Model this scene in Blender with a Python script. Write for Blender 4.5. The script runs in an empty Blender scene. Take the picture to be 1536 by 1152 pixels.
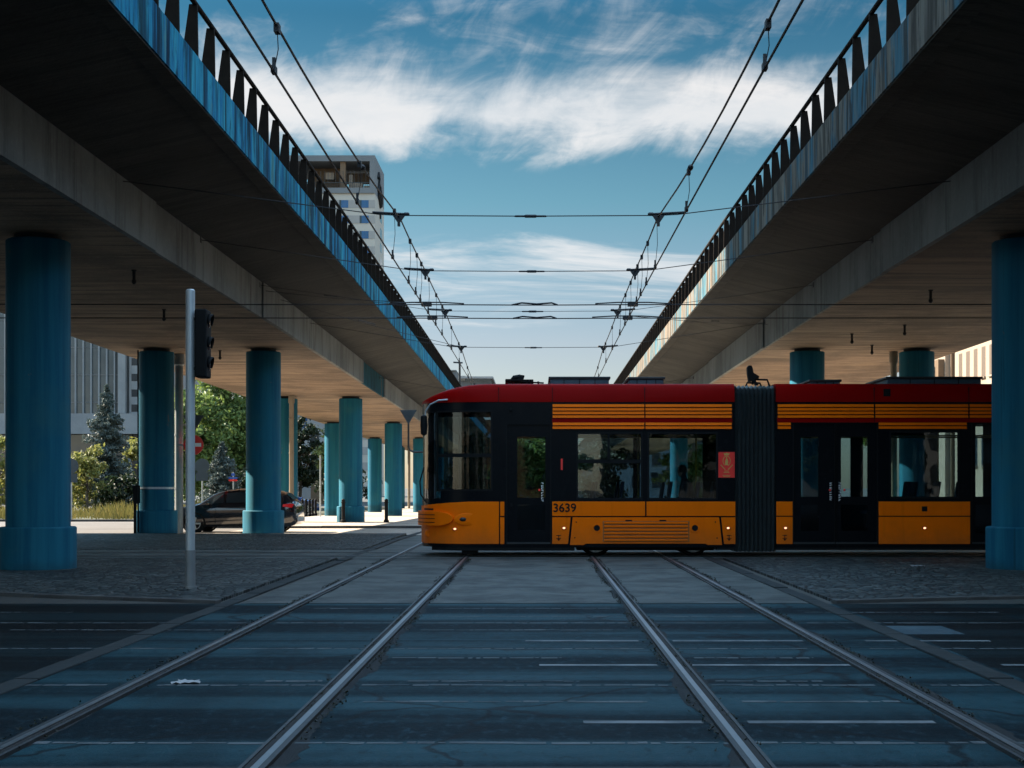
SKYSTR = .1
EXPO = 2.9
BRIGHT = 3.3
SKYTINT = [(0,(.19,.175,.17)),(.10,(.165,.15,.15)),(.2,(.088,.134,.124)),(.33,(.030,.083,.090)),(.42,(.04,.13,.15)),(.6,(.05,.22,.25)),(1,(.055,.24,.28))]
CLOUD_A = (1.08,1.12,1.16); CLOUD_B = (1.36,1.31,1.28)
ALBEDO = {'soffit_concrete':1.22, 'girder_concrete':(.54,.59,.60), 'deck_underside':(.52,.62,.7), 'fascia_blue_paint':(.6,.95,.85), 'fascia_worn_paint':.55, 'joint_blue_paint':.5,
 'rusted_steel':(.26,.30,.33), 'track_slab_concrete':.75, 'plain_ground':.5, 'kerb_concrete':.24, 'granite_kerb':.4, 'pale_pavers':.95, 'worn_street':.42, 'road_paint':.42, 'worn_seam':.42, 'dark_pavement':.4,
 'tower_render':.66, 'tower_grey_band':.62, 'tower_frame_grey':.6, 'cream_render':.36, 'ochre_render':.34, 'pale_wall':.45, 'grey_wall':.45, 'tan_drainpipe':.5, 'grey_aluminium':1.0, 'dark_pole_base':.8,
 'green_leaves':.75, 'yellow_green_leaves':.65, 'dark_leaves':.7, 'blue_spruce_needles':.6, 'dry_tall_grass':.6, 'dark_weeds':.7, 'verge_soil':.5, 'blue_grey_metal':.6, 'sign_back_grey':.6, 'white_paper':.5, 'blue_window_glass':.28, 'office_stone':.75, 'crumbled_joint':.6, 'black_rubber':.5}
import bpy, bmesh, math, random
from mathutils import Vector, Matrix, Quaternion
R = math.radians
rnd = random.Random(11)
S = bpy.context.scene
COL = S.collection
H = 1.35                       # eye height
F = 2133.33                    # focal length in photograph pixels
def at(px, Y): return (px - 805) / F * Y            # metres right of the camera axis at a distance
def zt(py, Y): return H + (730 - py) / F * Y        # metres above the rails at a distance
def D(Y):                                            # the ground and the decks fall away gently
    return -0.0078 * min(max(0, Y - 36), 74)

# ---------------------------------------------------------------- meshes
class MB:
    def __init__(s): s.v = []; s.f = []; s.m = []
    def add(s, vs, fs, mi=0):
        o = len(s.v); s.v += [tuple(v) for v in vs]
        for f in fs: s.f.append([i + o for i in f]); s.m.append(mi)
    def box(s, x0, x1, y0, y1, z0, z1, mi=0):
        s.add([(x0,y0,z0),(x1,y0,z0),(x1,y1,z0),(x0,y1,z0),(x0,y0,z1),(x1,y0,z1),(x1,y1,z1),(x0,y1,z1)],
              [(3,2,1,0),(4,5,6,7),(0,1,5,4),(1,2,6,5),(2,3,7,6),(3,0,4,7)], mi)
    def prism(s, poly, axis, a, b, mi=0):            # poly of 2-D points extruded along an axis from a to b
        n = len(poly)
        def p(q, t):
            return (t,q[0],q[1]) if axis == 'x' else (q[0],t,q[1]) if axis == 'y' else (q[0],q[1],t)
        s.add([p(q,a) for q in poly] + [p(q,b) for q in poly],
              [list(range(n))[::-1], list(range(n,2*n))] + [(i,(i+1)%n,n+(i+1)%n,n+i) for i in range(n)], mi)
    def tube(s, path, rad, n=8, cap=True, mi=0):
        path = [Vector(p) for p in path]
        if not isinstance(rad, (list, tuple)): rad = [rad] * len(path)
        o = len(s.v); prev = None
        for i, p in enumerate(path):
            t = (path[min(i+1,len(path)-1)] - path[max(i-1,0)]).normalized()
            if prev is None:
                up = Vector((0,0,1)) if abs(t.z) < .9 else Vector((1,0,0))
                u = t.cross(up).normalized()
            else:
                u = (prev - t * prev.dot(t)).normalized()
            prev = u; w = t.cross(u)
            for k in range(n):
                a = 2*math.pi*k/n
                s.v.append(tuple(p + (u*math.cos(a) + w*math.sin(a)) * rad[i]))
        for i in range(len(path)-1):
            for k in range(n):
                s.f.append([o+i*n+k, o+i*n+(k+1)%n, o+(i+1)*n+(k+1)%n, o+(i+1)*n+k]); s.m.append(mi)
        if cap:
            s.f.append([o+k for k in range(n)][::-1]); s.m.append(mi)
            s.f.append([o+(len(path)-1)*n+k for k in range(n)]); s.m.append(mi)
    def lathe(s, prof, c, axis='z', n=24, mi=0, ring=False):     # prof: (radius, height) pairs
        o = len(s.v)
        for r, h in prof:
            for k in range(n):
                a = 2*math.pi*k/n; u, w = r*math.cos(a), r*math.sin(a)
                p = (u,w,h) if axis == 'z' else (u,h,w) if axis == 'y' else (h,u,w)
                s.v.append((c[0]+p[0], c[1]+p[1], c[2]+p[2]))
        for i in range(len(prof)-1):
            for k in range(n):
                s.f.append([o+i*n+k, o+i*n+(k+1)%n, o+(i+1)*n+(k+1)%n, o+(i+1)*n+k]); s.m.append(mi)
        if ring:
            q = (len(prof)-1)*n
            for k in range(n): s.f.append([o+q+k, o+q+(k+1)%n, o+(k+1)%n, o+k]); s.m.append(mi)
            return
        s.f.append([o+k for k in range(n)][::-1]); s.m.append(mi)
        s.f.append([o+(len(prof)-1)*n+k for k in range(n)]); s.m.append(mi)
    def loft(s, rings, cap=True, mi=0):
        o = len(s.v); n = len(rings[0])
        for r in rings: s.v += [tuple(p) for p in r]
        for i in range(len(rings)-1):
            for k in range(n):
                s.f.append([o+i*n+k, o+i*n+(k+1)%n, o+(i+1)*n+(k+1)%n, o+(i+1)*n+k]); s.m.append(mi)
        if cap:
            s.f.append([o+k for k in range(n)][::-1]); s.m.append(mi)
            s.f.append([o+(len(rings)-1)*n+k for k in range(n)]); s.m.append(mi)
    def build(s, name, mat, parent=None, smooth=False, bevel=0, recalc=True):
        me = bpy.data.meshes.new(name); me.from_pydata(s.v, [], s.f)
        for m in (mat if isinstance(mat, (list, tuple)) else [mat]): me.materials.append(m)
        if any(s.m): me.polygons.foreach_set('material_index', s.m)
        if recalc:
            b = bmesh.new(); b.from_mesh(me); bmesh.ops.recalc_face_normals(b, faces=b.faces); b.to_mesh(me); b.free()
        o = bpy.data.objects.new(name, me); COL.objects.link(o)
        if smooth:
            me.polygons.foreach_set('use_smooth', [True]*len(me.polygons))
            if smooth != 'all':
                try: me.set_sharp_from_angle(angle=R(38))
                except Exception: pass
        if bevel:
            bv = o.modifiers.new('bevel', 'BEVEL'); bv.width = bevel; bv.segments = 2; bv.limit_method = 'ANGLE'; bv.angle_limit = R(40)
        if parent is not None: attach(o, parent)
        me.update()
        return o
def attach(o, parent):
    o.parent = parent
    if parent.type == 'EMPTY': o.matrix_parent_inverse = Matrix.Translation(-Vector(parent.location))
def tag(o, label=None, cat=None, group=None, kind=None):
    if label: o['label'] = label
    if cat: o['category'] = cat
    if group: o['group'] = group
    if kind: o['kind'] = kind
    return o
def thing(name, label, cat, loc=(0,0,0), group=None):
    e = bpy.data.objects.new(name, None); COL.objects.link(e); e.location = loc; e.empty_display_size = .2
    return tag(e, label, cat, group)
def struct(mb, name, mat, **k):
    o = mb.build(name, mat, **k); o['kind'] = 'structure'; return o
def copy_tree(o, parent=None):
    c = o.copy(); COL.objects.link(c)
    if parent is not None: c.parent = parent
    for ch in o.children: copy_tree(ch, c)
    return c

# ---------------------------------------------------------------- materials
class G:                                             # a small helper round a node tree
    def __init__(s, tree): s.t = tree; s.t.nodes.clear()
    def __call__(s, typ, ins=None, **pr):
        n = s.t.nodes.new(typ)
        for k, v in pr.items(): setattr(n, k, v)
        for k, v in (ins or {}).items():
            if isinstance(v, bpy.types.NodeSocket): s.t.links.new(v, n.inputs[k])
            else: n.inputs[k].default_value = v
        return n
    def math(s, op, a, b=0, c=0, clamp=False):
        return s('ShaderNodeMath', {0:a, 1:b, 2:c}, operation=op, use_clamp=clamp).outputs[0]
    def scalev(s, vec, sc): return s('ShaderNodeVectorMath', {0:vec, 1:sc}, operation='MULTIPLY').outputs[0]
    def noise(s, vec, scale, detail=4, rough=.55, dist=0):
        return s('ShaderNodeTexNoise', {'Vector':vec, 'Scale':scale, 'Detail':detail, 'Roughness':rough, 'Distortion':dist}).outputs['Fac']
    def ss(s, x, a, b):                              # smoothstep
        return s('ShaderNodeMapRange', {0:x, 1:a, 2:b, 3:0.0, 4:1.0}, interpolation_type='SMOOTHSTEP').outputs[0]
    def mix(s, f, a, b, mode='MIX'):
        n = s('ShaderNodeMix', None, data_type='RGBA', blend_type=mode)
        for k, v in ((0,f),(6,a),(7,b)):
            if isinstance(v, bpy.types.NodeSocket): s.t.links.new(v, n.inputs[k])
            else: n.inputs[k].default_value = v if k == 0 else (tuple(v)+(1,))[:4]
        return n.outputs[2]
    def mapr(s, x, lo, hi): return s('ShaderNodeMapRange', {0:x, 1:0.0, 2:1.0, 3:lo, 4:hi}).outputs[0]
def newmat(name):
    m = bpy.data.materials.new(name); m.use_nodes = True; return m, G(m.node_tree)
def finish(g, col, rough=.6, metal=0, height=None, bstr=.3, bdist=.02, spec=.5, coat=0, emit=None, estr=0):
    ins = {'Base Color': col if isinstance(col, bpy.types.NodeSocket) else (tuple(col)+(1,))[:4], 'Roughness': rough, 'Metallic': metal,
           'Specular IOR Level': spec, 'Coat Weight': coat, 'Coat Roughness': .08}
    if emit: ins['Emission Color'] = tuple(emit)+(1,); ins['Emission Strength'] = estr
    b = g('ShaderNodeBsdfPrincipled', ins)
    if height is not None:
        bp = g('ShaderNodeBump', {'Height':height, 'Strength':bstr, 'Distance':bdist}); g.t.links.new(bp.outputs[0], b.inputs['Normal'])
    o = g('ShaderNodeOutputMaterial'); g.t.links.new(b.outputs[0], o.inputs[0])
def pos(g): return g('ShaderNodeNewGeometry').outputs['Position']
def plain(name, col, rough=.5, metal=0, var=.25, scale=4, bump=0, spec=.5, coat=0, emit=None, estr=0):
    col, = alb(name, col)
    m, g = newmat(name); p = g('ShaderNodeTexCoord').outputs['Object']
    n = g.noise(p, scale, 5, .6); k = g.mapr(n, 1-var, 1+var)
    c = g.mix(1.0, col, g('ShaderNodeCombineXYZ', {0:k,1:k,2:k}).outputs[0], 'MULTIPLY')
    r = g.mapr(g.noise(p, scale*2.3, 3), max(0, rough-.1), min(1, rough+.1))
    finish(g, c, r, metal, g.noise(p, scale*12, 3) if bump else None, bump, .01, spec, coat, emit, estr); return m
def alb(name, *cols):                                # one place to set how light each surface is
    f = ALBEDO.get(name, 1.0)
    return [c if c is None else tuple(min(.95, x*(f if isinstance(f, (int, float)) else f[i])) for i, x in enumerate(c)) for c in cols]
def concrete(name, base, dark, streak=.5, boards=0, scale=.35, tint=None, bump=.35):
    base, dark, tint = alb(name, base, dark, tint)
    m, g = newmat(name); p = pos(g)
    blot = g.ss(g.noise(p, scale, 6, .62, .4), .38, .66)
    fine = g.noise(p, 9, 5, .7)
    c = g.mix(g.math('MULTIPLY', blot, .75), base, dark)
    if streak:
        st = g.ss(g.noise(g.scalev(p, (3.2,3.2,.25)), 1.0, 5, .65), .48, .72)
        c = g.mix(g.math('MULTIPLY', st, streak), c, [x*.45 for x in dark])
    if tint:
        tm = g.ss(g.noise(g.scalev(p, (2.1,2.1,.3)), 1.0, 4, .6, .6), .56, .7)
        c = g.mix(g.math('MULTIPLY', tm, .5), c, tint)
    h = fine
    if boards:
        bn = g.noise(g.scalev(p, (.22, 3.4, 1)), 1.0, 5, .7, .5)
        c = g.mix(g.math('MULTIPLY', g.ss(bn, .42, .66), boards), c, [x*.36 for x in base])
        jl = g.math('FRACT', g.math('MULTIPLY', g('ShaderNodeSeparateXYZ', {0:p}).outputs[1], 2.2))
        jm = g.math('LESS_THAN', jl, .06)
        c = g.mix(g.math('MULTIPLY', jm, .35), c, [x*.3 for x in base])
        h = g.math('ADD', fine, g.math('MULTIPLY', bn, 1.6))
    c = g.mix(g.math('MULTIPLY', g.ss(fine, .5, .75), .3), c, [min(1,x*1.35) for x in base])
    finish(g, c, .82, 0, h, bump, .02, .3); return m
def painted(name, paint, paint2, under, dirt, amount, sx=2.4, band=.6):
    paint, paint2, under, dirt = alb(name, paint, paint2, under, dirt)
    m, g = newmat(name); p = pos(g)
    st = g.noise(g.scalev(p, (sx,sx,.28)), 1.0, 6, .68, .5)
    st2 = g.noise(g.scalev(p, (sx*2.7,sx*2.7,.5)), 1.0, 5, .65, .3)
    big = g.noise(p, .45, 4, .6)
    c = g.mix(g.ss(st2, .35, .68), paint, paint2)
    bare = g.ss(g.math('ADD', st, g.math('MULTIPLY', big, .35)), amount, amount+.09)
    c = g.mix(bare, c, under)
    c = g.mix(g.math('MULTIPLY', g.ss(g.noise(g.scalev(p, (sx*1.6,sx*1.6,.35)), 1.3, 6, .7, 1.0), .47, .62), .85), c, dirt)
    bn = g.noise(g.scalev(p, (0,2.3,.12)), 1.0, 4, .7, .2)
    c = g.mix(g.math('MULTIPLY', g.ss(bn, .48, .60), band), c, dirt)
    c = g.mix(g.math('MULTIPLY', g.ss(g.noise(g.scalev(p, (1,1,.6)), 5, 6, .75), .52, .7), .4), c, dirt)
    finish(g, c, .8, 0, g.noise(p, 14, 5, .7), .25, .01, .08); return m
def column_paint():
    m, g = newmat('column_paint'); p = pos(g)
    st = g.noise(g.scalev(p, (4.5,4.5,.16)), 1.0, 5, .65)
    big = g.noise(p, .9, 5, .6)
    c = g.mix(g.ss(st, .36, .68), (.016,.142,.205), (.006,.090,.150))
    c = g.mix(g.math('MULTIPLY', g.ss(big, .5, .74), .6), c, (.03,.13,.155))
    z = g('ShaderNodeSeparateXYZ', {0:p}).outputs[2]
    runs = g.ss(g.noise(g.scalev(p, (8,8,.2)), 1.0, 4, .7, .3), .62, .74)
    c = g.mix(g.math('MULTIPLY', runs, .45), c, (.004,.018,.028))
    chip = g.ss(g.noise(g.scalev(p, (1,1,.7)), 3.2, 8, .72, .6), .655, .68)
    c = g.mix(g.math('MULTIPLY', chip, .8), c, (.11,.12,.115))
    low = g.math('MULTIPLY', g.ss(g.math('ADD', z, g.math('MULTIPLY', big, .8)), .62, .3), .55)
    c = g.mix(low, c, (.012,.035,.042))
    finish(g, c, g.mapr(big, .6, .8), 0, g.noise(p, 22, 5, .7), .3, .006, .15); return m
def asphalt(name='asphalt', k=1.0):
    m, g = newmat(name); p = pos(g)
    n = g.noise(p, .7, 6, .6); fine = g.noise(p, 55, 3, .7); mid = g.noise(g.scalev(p, (1,.5,1)), 13, 5, .75)
    bandn = g.noise(g.scalev(p, (.035, 1.05, 0)), 1.0, 3, .55)
    c = g.mix(g.ss(bandn, .4, .62), [k*x for x in (.0008,.0085,.0125)], [k*x for x in (.015,.056,.069)])
    c = g.mix(g.math('MULTIPLY', g.ss(n, .5, .7), .6), c, (.004,.012,.016))
    c = g.mix(g.math('MULTIPLY', g.ss(mid, .50, .72), .6), c, [k*x for x in (.028,.062,.080)])
    c = g.mix(g.math('MULTIPLY', g.ss(mid, .47, .30), .6), c, [k*x for x in (.001,.006,.010)])
    c = g.mix(g.math('MULTIPLY', g.ss(fine, .55, .75), .5), c, (.04,.055,.06))
    wear = g.ss(g.noise(g.scalev(p, (.5,.09,0)), 1.0, 4, .6), .55, .66)
    c = g.mix(g.math('MULTIPLY', wear, .5), c, [k*x for x in (.001,.006,.009)])
    vo = g('ShaderNodeTexVoronoi', {'Vector':g('ShaderNodeVectorMath', {0:p, 1:g('ShaderNodeTexNoise', {'Vector':p,'Scale':.9,'Detail':4}).outputs['Color']}, operation='ADD').outputs[0],'Scale':.33}, feature='DISTANCE_TO_EDGE').outputs[0]
    c = g.mix(g.math('MULTIPLY', g.ss(vo, .012, .003), .75), c, (.004,.006,.008))
    r = g.math('SUBTRACT', g.mapr(n, .58, .76), g.math('MULTIPLY', g.ss(bandn, .42, .6), .12))
    finish(g, c, r, 0, g.math('ADD', fine, g.noise(p, 6, 4)), .6, .012, .06); return m
def cobbles():
    m, g = newmat('cobbles'); p = pos(g)
    w = g('ShaderNodeTexNoise', {'Vector':p, 'Scale':.6, 'Detail':2}).outputs['Color']
    q = g('ShaderNodeVectorMath', {0:p, 1:g.scalev(w, (.9,.9,0))}, operation='ADD').outputs[0]
    q = g.scalev(q, (1,1,0))
    ve = g('ShaderNodeTexVoronoi', {'Vector':q, 'Scale':7.5, 'Randomness':.55}, feature='DISTANCE_TO_EDGE').outputs[0]
    vc = g('ShaderNodeTexVoronoi', {'Vector':q, 'Scale':7.5, 'Randomness':.55}).outputs['Color']
    k = g('ShaderNodeSeparateColor', {0:vc}).outputs[0]
    c = g.mix(k, (.012,.026,.03), (.12,.135,.13))
    c = g.mix(g.math('MULTIPLY', g.ss(g.noise(p, .5, 5), .45, .7), .6), c, (.02,.028,.03))
    c = g.mix(g.ss(ve, .11, .02), c, (.006,.008,.008))
    hgt = g.math('MULTIPLY', g.ss(ve, 0, .22), g.mapr(k, .6, 1))
    finish(g, c, .6, 0, g.math('ADD', hgt, g.math('MULTIPLY', g.noise(p, 40, 3), .15)), 1.0, .045, .2); return m
def paving(name, a, b, tile, joint):
    a, b, joint = alb(name, a, b, joint)
    m, g = newmat(name); p = pos(g)
    br = g('ShaderNodeTexBrick', {'Vector':p, 'Color1':a+(1,), 'Color2':b+(1,), 'Mortar':joint+(1,), 'Scale':1.0, 'Mortar Size':.012, 'Brick Width':tile, 'Row Height':tile*.5}).outputs['Color']
    c = g.mix(g.math('MULTIPLY', g.ss(g.noise(p, .6, 6, .6), .42, .7), .5), br, [x*.6 for x in b])
    finish(g, c, .8, 0, g.noise(p, 30, 4), .3, .01, .3); return m
def leafmat(name, a, b, c3, trans=.35):
    a, b, c3 = alb(name, a, b, c3)
    m, g = newmat(name); p = pos(g)
    ri = g('ShaderNodeNewGeometry').outputs['Random Per Island']
    c = g.mix(ri, a, b); c = g.mix(g.math('MULTIPLY', g.ss(g.noise(p, .8, 4), .45, .68), .8), c, c3)
    d = g('ShaderNodeBsdfPrincipled', {'Base Color':c, 'Roughness':.55, 'Specular IOR Level':.3})
    t = g('ShaderNodeBsdfTranslucent', {'Color':c})
    mx = g('ShaderNodeMixShader', {0:trans, 1:d.outputs[0], 2:t.outputs[0]})
    o = g('ShaderNodeOutputMaterial'); g.t.links.new(mx.outputs[0], o.inputs[0]); return m
def glassmat(name, tint, ior=1.45, rough=.0, wob=0):
    m, g = newmat(name)
    fr = g('ShaderNodeFresnel', {'IOR':ior})
    gl = g('ShaderNodeBsdfGlossy', {'Color':(1,1,1,1), 'Roughness':rough})
    if wob:
        bp = g('ShaderNodeBump', {'Height':g.noise(pos(g), 1.3, 3), 'Strength':wob, 'Distance':.02})
        g.t.links.new(bp.outputs[0], gl.inputs['Normal'])
    mx = g('ShaderNodeMixShader', {0:fr.outputs[0], 1:g('ShaderNodeBsdfTransparent', {'Color':tint+(1,)}).outputs[0], 2:gl.outputs[0]})
    o = g('ShaderNodeOutputMaterial'); g.t.links.new(mx.outputs[0], o.inputs[0]); return m
def tram_paint(name, col, dirt):
    m, g = newmat(name); p = pos(g)
    n = g.noise(g.scalev(p, (1.2,1.2,.6)), 1.5, 5, .6)
    z = g('ShaderNodeSeparateXYZ', {0:p}).outputs[2]
    low = g.math('MULTIPLY', g.ss(g.math('ADD', z, g.math('MULTIPLY', g.noise(p, 2.2, 5, .7), .7)), 1.05, .45), .42)
    c = g.mix(g.math('MULTIPLY', g.ss(n, .45, .75), .25), col, [x*.7 for x in col])
    runs = g.ss(g.noise(g.scalev(p, (9,9,.45)), 1.0, 5, .7, .3), .55, .75)
    c = g.mix(g.math('MULTIPLY', runs, .22), c, [x*.45 for x in col])
    c = g.mix(low, c, dirt)
    finish(g, c, g.mapr(n, .28, .48), 0, g.noise(p, 1.6, 2), .04, .02, .04, .01); return m
M = {}
M['soffit'] = concrete('soffit_concrete', (.27,.185,.118), (.085,.058,.04), 0, .95, .45, bump=.8)
M['girder'] = concrete('girder_concrete', (.43,.405,.365), (.22,.20,.185), .7, 0, .3, (.17,.11,.09))
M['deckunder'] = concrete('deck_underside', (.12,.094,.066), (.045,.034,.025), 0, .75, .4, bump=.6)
M['fascia_blue'] = painted('fascia_blue_paint', (.008,.17,.40), (.07,.40,.58), (.15,.30,.34), (.003,.02,.04), .74, 1.5, .85)
M['fascia_worn'] = painted('fascia_worn_paint', (.04,.24,.36), (.17,.30,.33), (.36,.30,.235), (.07,.052,.038), .60, 1.8, .8)
M['joint_blue'] = painted('joint_blue_paint', (.03,.17,.24), (.05,.24,.3), (.25,.23,.2), (.02,.04,.045), .8)
M['column'] = column_paint()
M['bearing'] = plain('bearing_rubber', (.03,.03,.03), .8)
M['rail_rust'] = plain('rusted_steel', (.06,.037,.024), .8, 0, .5, 6, .2, .08)
M['asphalt'] = asphalt()
M['asphalt_old_dim'] = asphalt('old_dimmed_asphalt', .28)  # older outer lanes, with vignette darkness put into the colour
M['cobbles'] = cobbles()
M['slab'] = concrete('track_slab_concrete', (.125,.14,.132), (.042,.052,.052), .5, 0, 1.3, bump=.6)
M['ground'] = concrete('plain_ground', (.16,.155,.14), (.08,.08,.07), 0, 0, .2)
M['strip'] = concrete('kerb_concrete', (.085,.115,.12), (.045,.065,.07), 0, 0, 1.1)
M['kerb'] = concrete('granite_kerb', (.22,.22,.21), (.1,.1,.1), 0, 0, 1.5)
M['pavers'] = paving('pale_pavers', (.46,.40,.33), (.38,.33,.275), .5, (.2,.17,.14))
M['street'] = concrete('worn_street', (.29,.265,.24), (.19,.175,.16), 0, 0, .4)
M['marking'] = concrete('road_paint', (.44,.48,.49), (.12,.15,.165), 0, 0, 2.5)
M['seam'] = concrete('worn_seam', (.25,.29,.30), (.06,.085,.10), 0, 0, 2.5)
M['patch'] = concrete('asphalt_patch', (.055,.095,.115), (.02,.045,.06), 0, 0, 2.0)
M['steel'] = plain('rail_steel', (.27,.29,.30), .4, 1, .25, 8, .05)
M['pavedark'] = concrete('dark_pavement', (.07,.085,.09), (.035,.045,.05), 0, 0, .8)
M['rail_side'] = plain('dull_rail_steel', (.05,.055,.058), .6, .6, .4, 9)
M['groove'] = plain('groove_dirt', (.012,.011,.01), .9)
M['crumble'] = plain('crumbled_joint', (.011,.017,.019), .95, 0, .5, 9, .8)
M['wire'] = plain('wire_dark', (.015,.015,.016), .55, .3)
M['orange'] = tram_paint('orange_paint', (.95,.170,.002), (.22,.09,.03))
M['red'] = tram_paint('red_paint', (.26,.002,.002), (.2,.01,.01))
M['black'] = plain('black_panel', (.004,.006,.008), .25, 0, .3, 2, 0, .06)
M['rubber'] = plain('black_rubber', (.012,.014,.015), .65, 0, .25, 4, 0, .15)
M['darkmetal'] = plain('dark_metal', (.03,.034,.036), .5, .5)
M['bluemetal'] = plain('blue_grey_metal', (.06,.11,.15), .5, .2)
M['bellows'] = plain('bellows_rubber', (.02,.026,.027), .4, 0, .3, 5)
M['glass'] = glassmat('tinted_glass', (.58,.67,.70), 1.32, 0, .06)
M['clearglass'] = glassmat('clear_glass', (.75,.80,.80), 1.45)
M['interior'] = plain('grey_interior', (.16,.17,.17), .6)
M['seat'] = plain('dark_seat', (.02,.03,.05), .8)
M['pole_yellow'] = plain('yellow_grab_pole', (.5,.3,.02), .4)
M['alu'] = plain('grey_aluminium', (.46,.50,.51), .42, .35, .2, 3)
M['alu_dark'] = plain('dark_pole_base', (.27,.29,.29), .5, .3)
M['white'] = plain('white_enamel', (.92,.92,.90), .4, 0, .1)
M['signred'] = plain('sign_red', (.90,.03,.02), .4, 0, .1)
M['signback'] = plain('sign_back_grey', (.10,.13,.15), .5, .4)
M['signblue'] = plain('sign_blue', (.03,.10,.42), .4)
M['gold'] = plain('gold_print', (.62,.36,.08), .5)
M['pipe'] = plain('tan_drainpipe', (.42,.34,.23), .5, 0, .2)
M['carblack'] = plain('black_car_paint', (.008,.009,.013), .12, 0, .1, 2, 0, .5, 1)
M['carblue'] = plain('blue_car_paint', (.02,.06,.20), .15, 0, .1, 2, 0, .5, 1)
M['carglass'] = glassmat('car_glass', (.35,.40,.40))
M['lampred'] = plain('red_lamp_glass', (.6,.01,.01), .2, 0, .1, 3, 0, .5, .5)
M['marker'] = plain('lit_marker', (1,.5,.3), .4, emit=(1,.42,.22), estr=.38)
M['bark'] = plain('bark', (.07,.055,.04), .9, 0, .5, 7, .8)
M['leaf'] = leafmat('green_leaves', (.24,.31,.07), (.12,.19,.05), (.06,.105,.035))
M['leaf_yellow'] = leafmat('yellow_green_leaves', (.36,.34,.09), (.22,.25,.065), (.14,.15,.05))
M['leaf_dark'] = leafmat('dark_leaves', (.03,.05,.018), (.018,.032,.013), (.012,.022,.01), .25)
M['needle'] = leafmat('blue_spruce_needles', (.20,.25,.225), (.10,.14,.125), (.04,.06,.055), .15)
M['drygrass'] = leafmat('dry_tall_grass', (.36,.29,.09), (.24,.22,.06), (.15,.15,.05))
M['weed'] = leafmat('dark_weeds', (.025,.03,.015), (.04,.04,.018), (.012,.014,.008), .2)
M['officewall'] = concrete('office_stone', (.27,.28,.28), (.2,.21,.215), .1, 0, .3)
M['shutter'] = plain('brown_window', (.085,.062,.045), .5)
M['towerwall'] = concrete('tower_render', (.55,.52,.45), (.47,.44,.38), 0, 0, .05)
M['towergrey'] = concrete('tower_grey_band', (.40,.39,.36), (.33,.32,.3), 0, 0, .05)
M['framegrey'] = concrete('tower_frame_grey', (.22,.235,.24), (.17,.18,.185), 0, 0, .05)
M['cream'] = concrete('cream_render', (.66,.53,.40), (.56,.44,.33), .12, 0, .12)
M['ochre'] = concrete('ochre_render', (.38,.25,.15), (.3,.2,.12), .2, 0, .2)
M['palewall'] = concrete('pale_wall', (.58,.57,.54), (.48,.47,.45), .1, 0, .1)
M['greywall'] = concrete('grey_wall', (.27,.28,.28), (.2,.21,.21), .3, 0, .2)
M['winblue'] = plain('blue_window_glass', (.03,.20,.50), .12, 0, .4, .5)
M['windark'] = plain('dark_window_glass', (.014,.022,.028), .1, 0, .5, .4)
M['officeglass'] = plain('office_glass', (.035,.05,.055), .16, 0, .6, .35)
M['skin'] = plain('skin', (.42,.25,.17), .6)
M['coat'] = plain('dark_coat', (.02,.025,.035), .85)
M['hair'] = plain('dark_hair', (.015,.012,.01), .7)
M['paper'] = plain('white_paper', (.7,.72,.72), .7)

# ---------------------------------------------------------------- camera, sky, sun
cam = bpy.data.cameras.new('camera'); co = bpy.data.objects.new('camera', cam); COL.objects.link(co)
co.location = (0, 0, H); co.rotation_euler = (R(90), 0, 0)
cam.lens = 50; cam.sensor_width = 36; cam.sensor_fit = 'HORIZONTAL'
cam.shift_x = -(805-768)/1536; cam.shift_y = (730-576)/1536
cam.clip_start = .1; cam.clip_end = 4000
S.camera = co
SUN_H = Vector((-.927, .375, 0)).normalized(); EL = R(35)
sd = SUN_H * math.cos(EL) + Vector((0,0,math.sin(EL)))
sl = bpy.data.lights.new('sun', 'SUN'); sl.energy = 3.1; sl.angle = R(.5); sl.color = (1, .87, .72)
so = bpy.data.objects.new('sun', sl); COL.objects.link(so); so.rotation_euler = sd.to_track_quat('Z', 'Y').to_euler()
W = bpy.data.worlds.new('World'); S.world = W; W.use_nodes = True
g = G(W.node_tree)
sky = g('ShaderNodeTexSky', sky_type='NISHITA', sun_disc=False, sun_elevation=EL, sun_rotation=math.atan2(SUN_H.x, SUN_H.y), altitude=100, air_density=1.0, dust_density=.6, ozone_density=2.0)
d = g('ShaderNodeTexCoord').outputs['Generated']
sx, sy, sz = [g('ShaderNodeSeparateXYZ', {0:d}).outputs[i] for i in range(3)]
hyp = g.math('SQRT', g.math('ADD', g.math('MULTIPLY', sx, sx), g.math('MULTIPLY', sy, sy)))
v = g.math('DIVIDE', sz, g.math('MAXIMUM', hyp, .02))
az = g.math('ARCTAN2', sx, sy)
def ramp(x, pts, interp='LINEAR'):
    n = g('ShaderNodeValToRGB', {0:x}); cr = n.color_ramp; cr.interpolation = interp
    while len(cr.elements) < len(pts): cr.elements.new(.5)
    for e, (p_, c_) in zip(cr.elements, pts): e.position = p_; e.color = (tuple(c_)+(1,))[:4] if isinstance(c_, (tuple, list)) else (c_,)*3+(1,)
    return n.outputs[0]
tint = ramp(v, SKYTINT)
skyc = g.mix(1.0, sky.outputs[0], tint, 'MULTIPLY')
cv = g('ShaderNodeCombineXYZ', {0:g.math('MULTIPLY', az, 3.0), 1:g.math('MULTIPLY', v, 9.0), 2:0.0}).outputs[0]
warp = g('ShaderNodeTexNoise', {'Vector':cv, 'Scale':1.6, 'Detail':4}).outputs['Color']
cw = g('ShaderNodeVectorMath', {0:cv, 1:g.scalev(g('ShaderNodeVectorMath', {0:warp, 1:(.5,.5,.5)}, operation='SUBTRACT').outputs[0], (.55,.55,0))}, operation='ADD').outputs[0]
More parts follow.
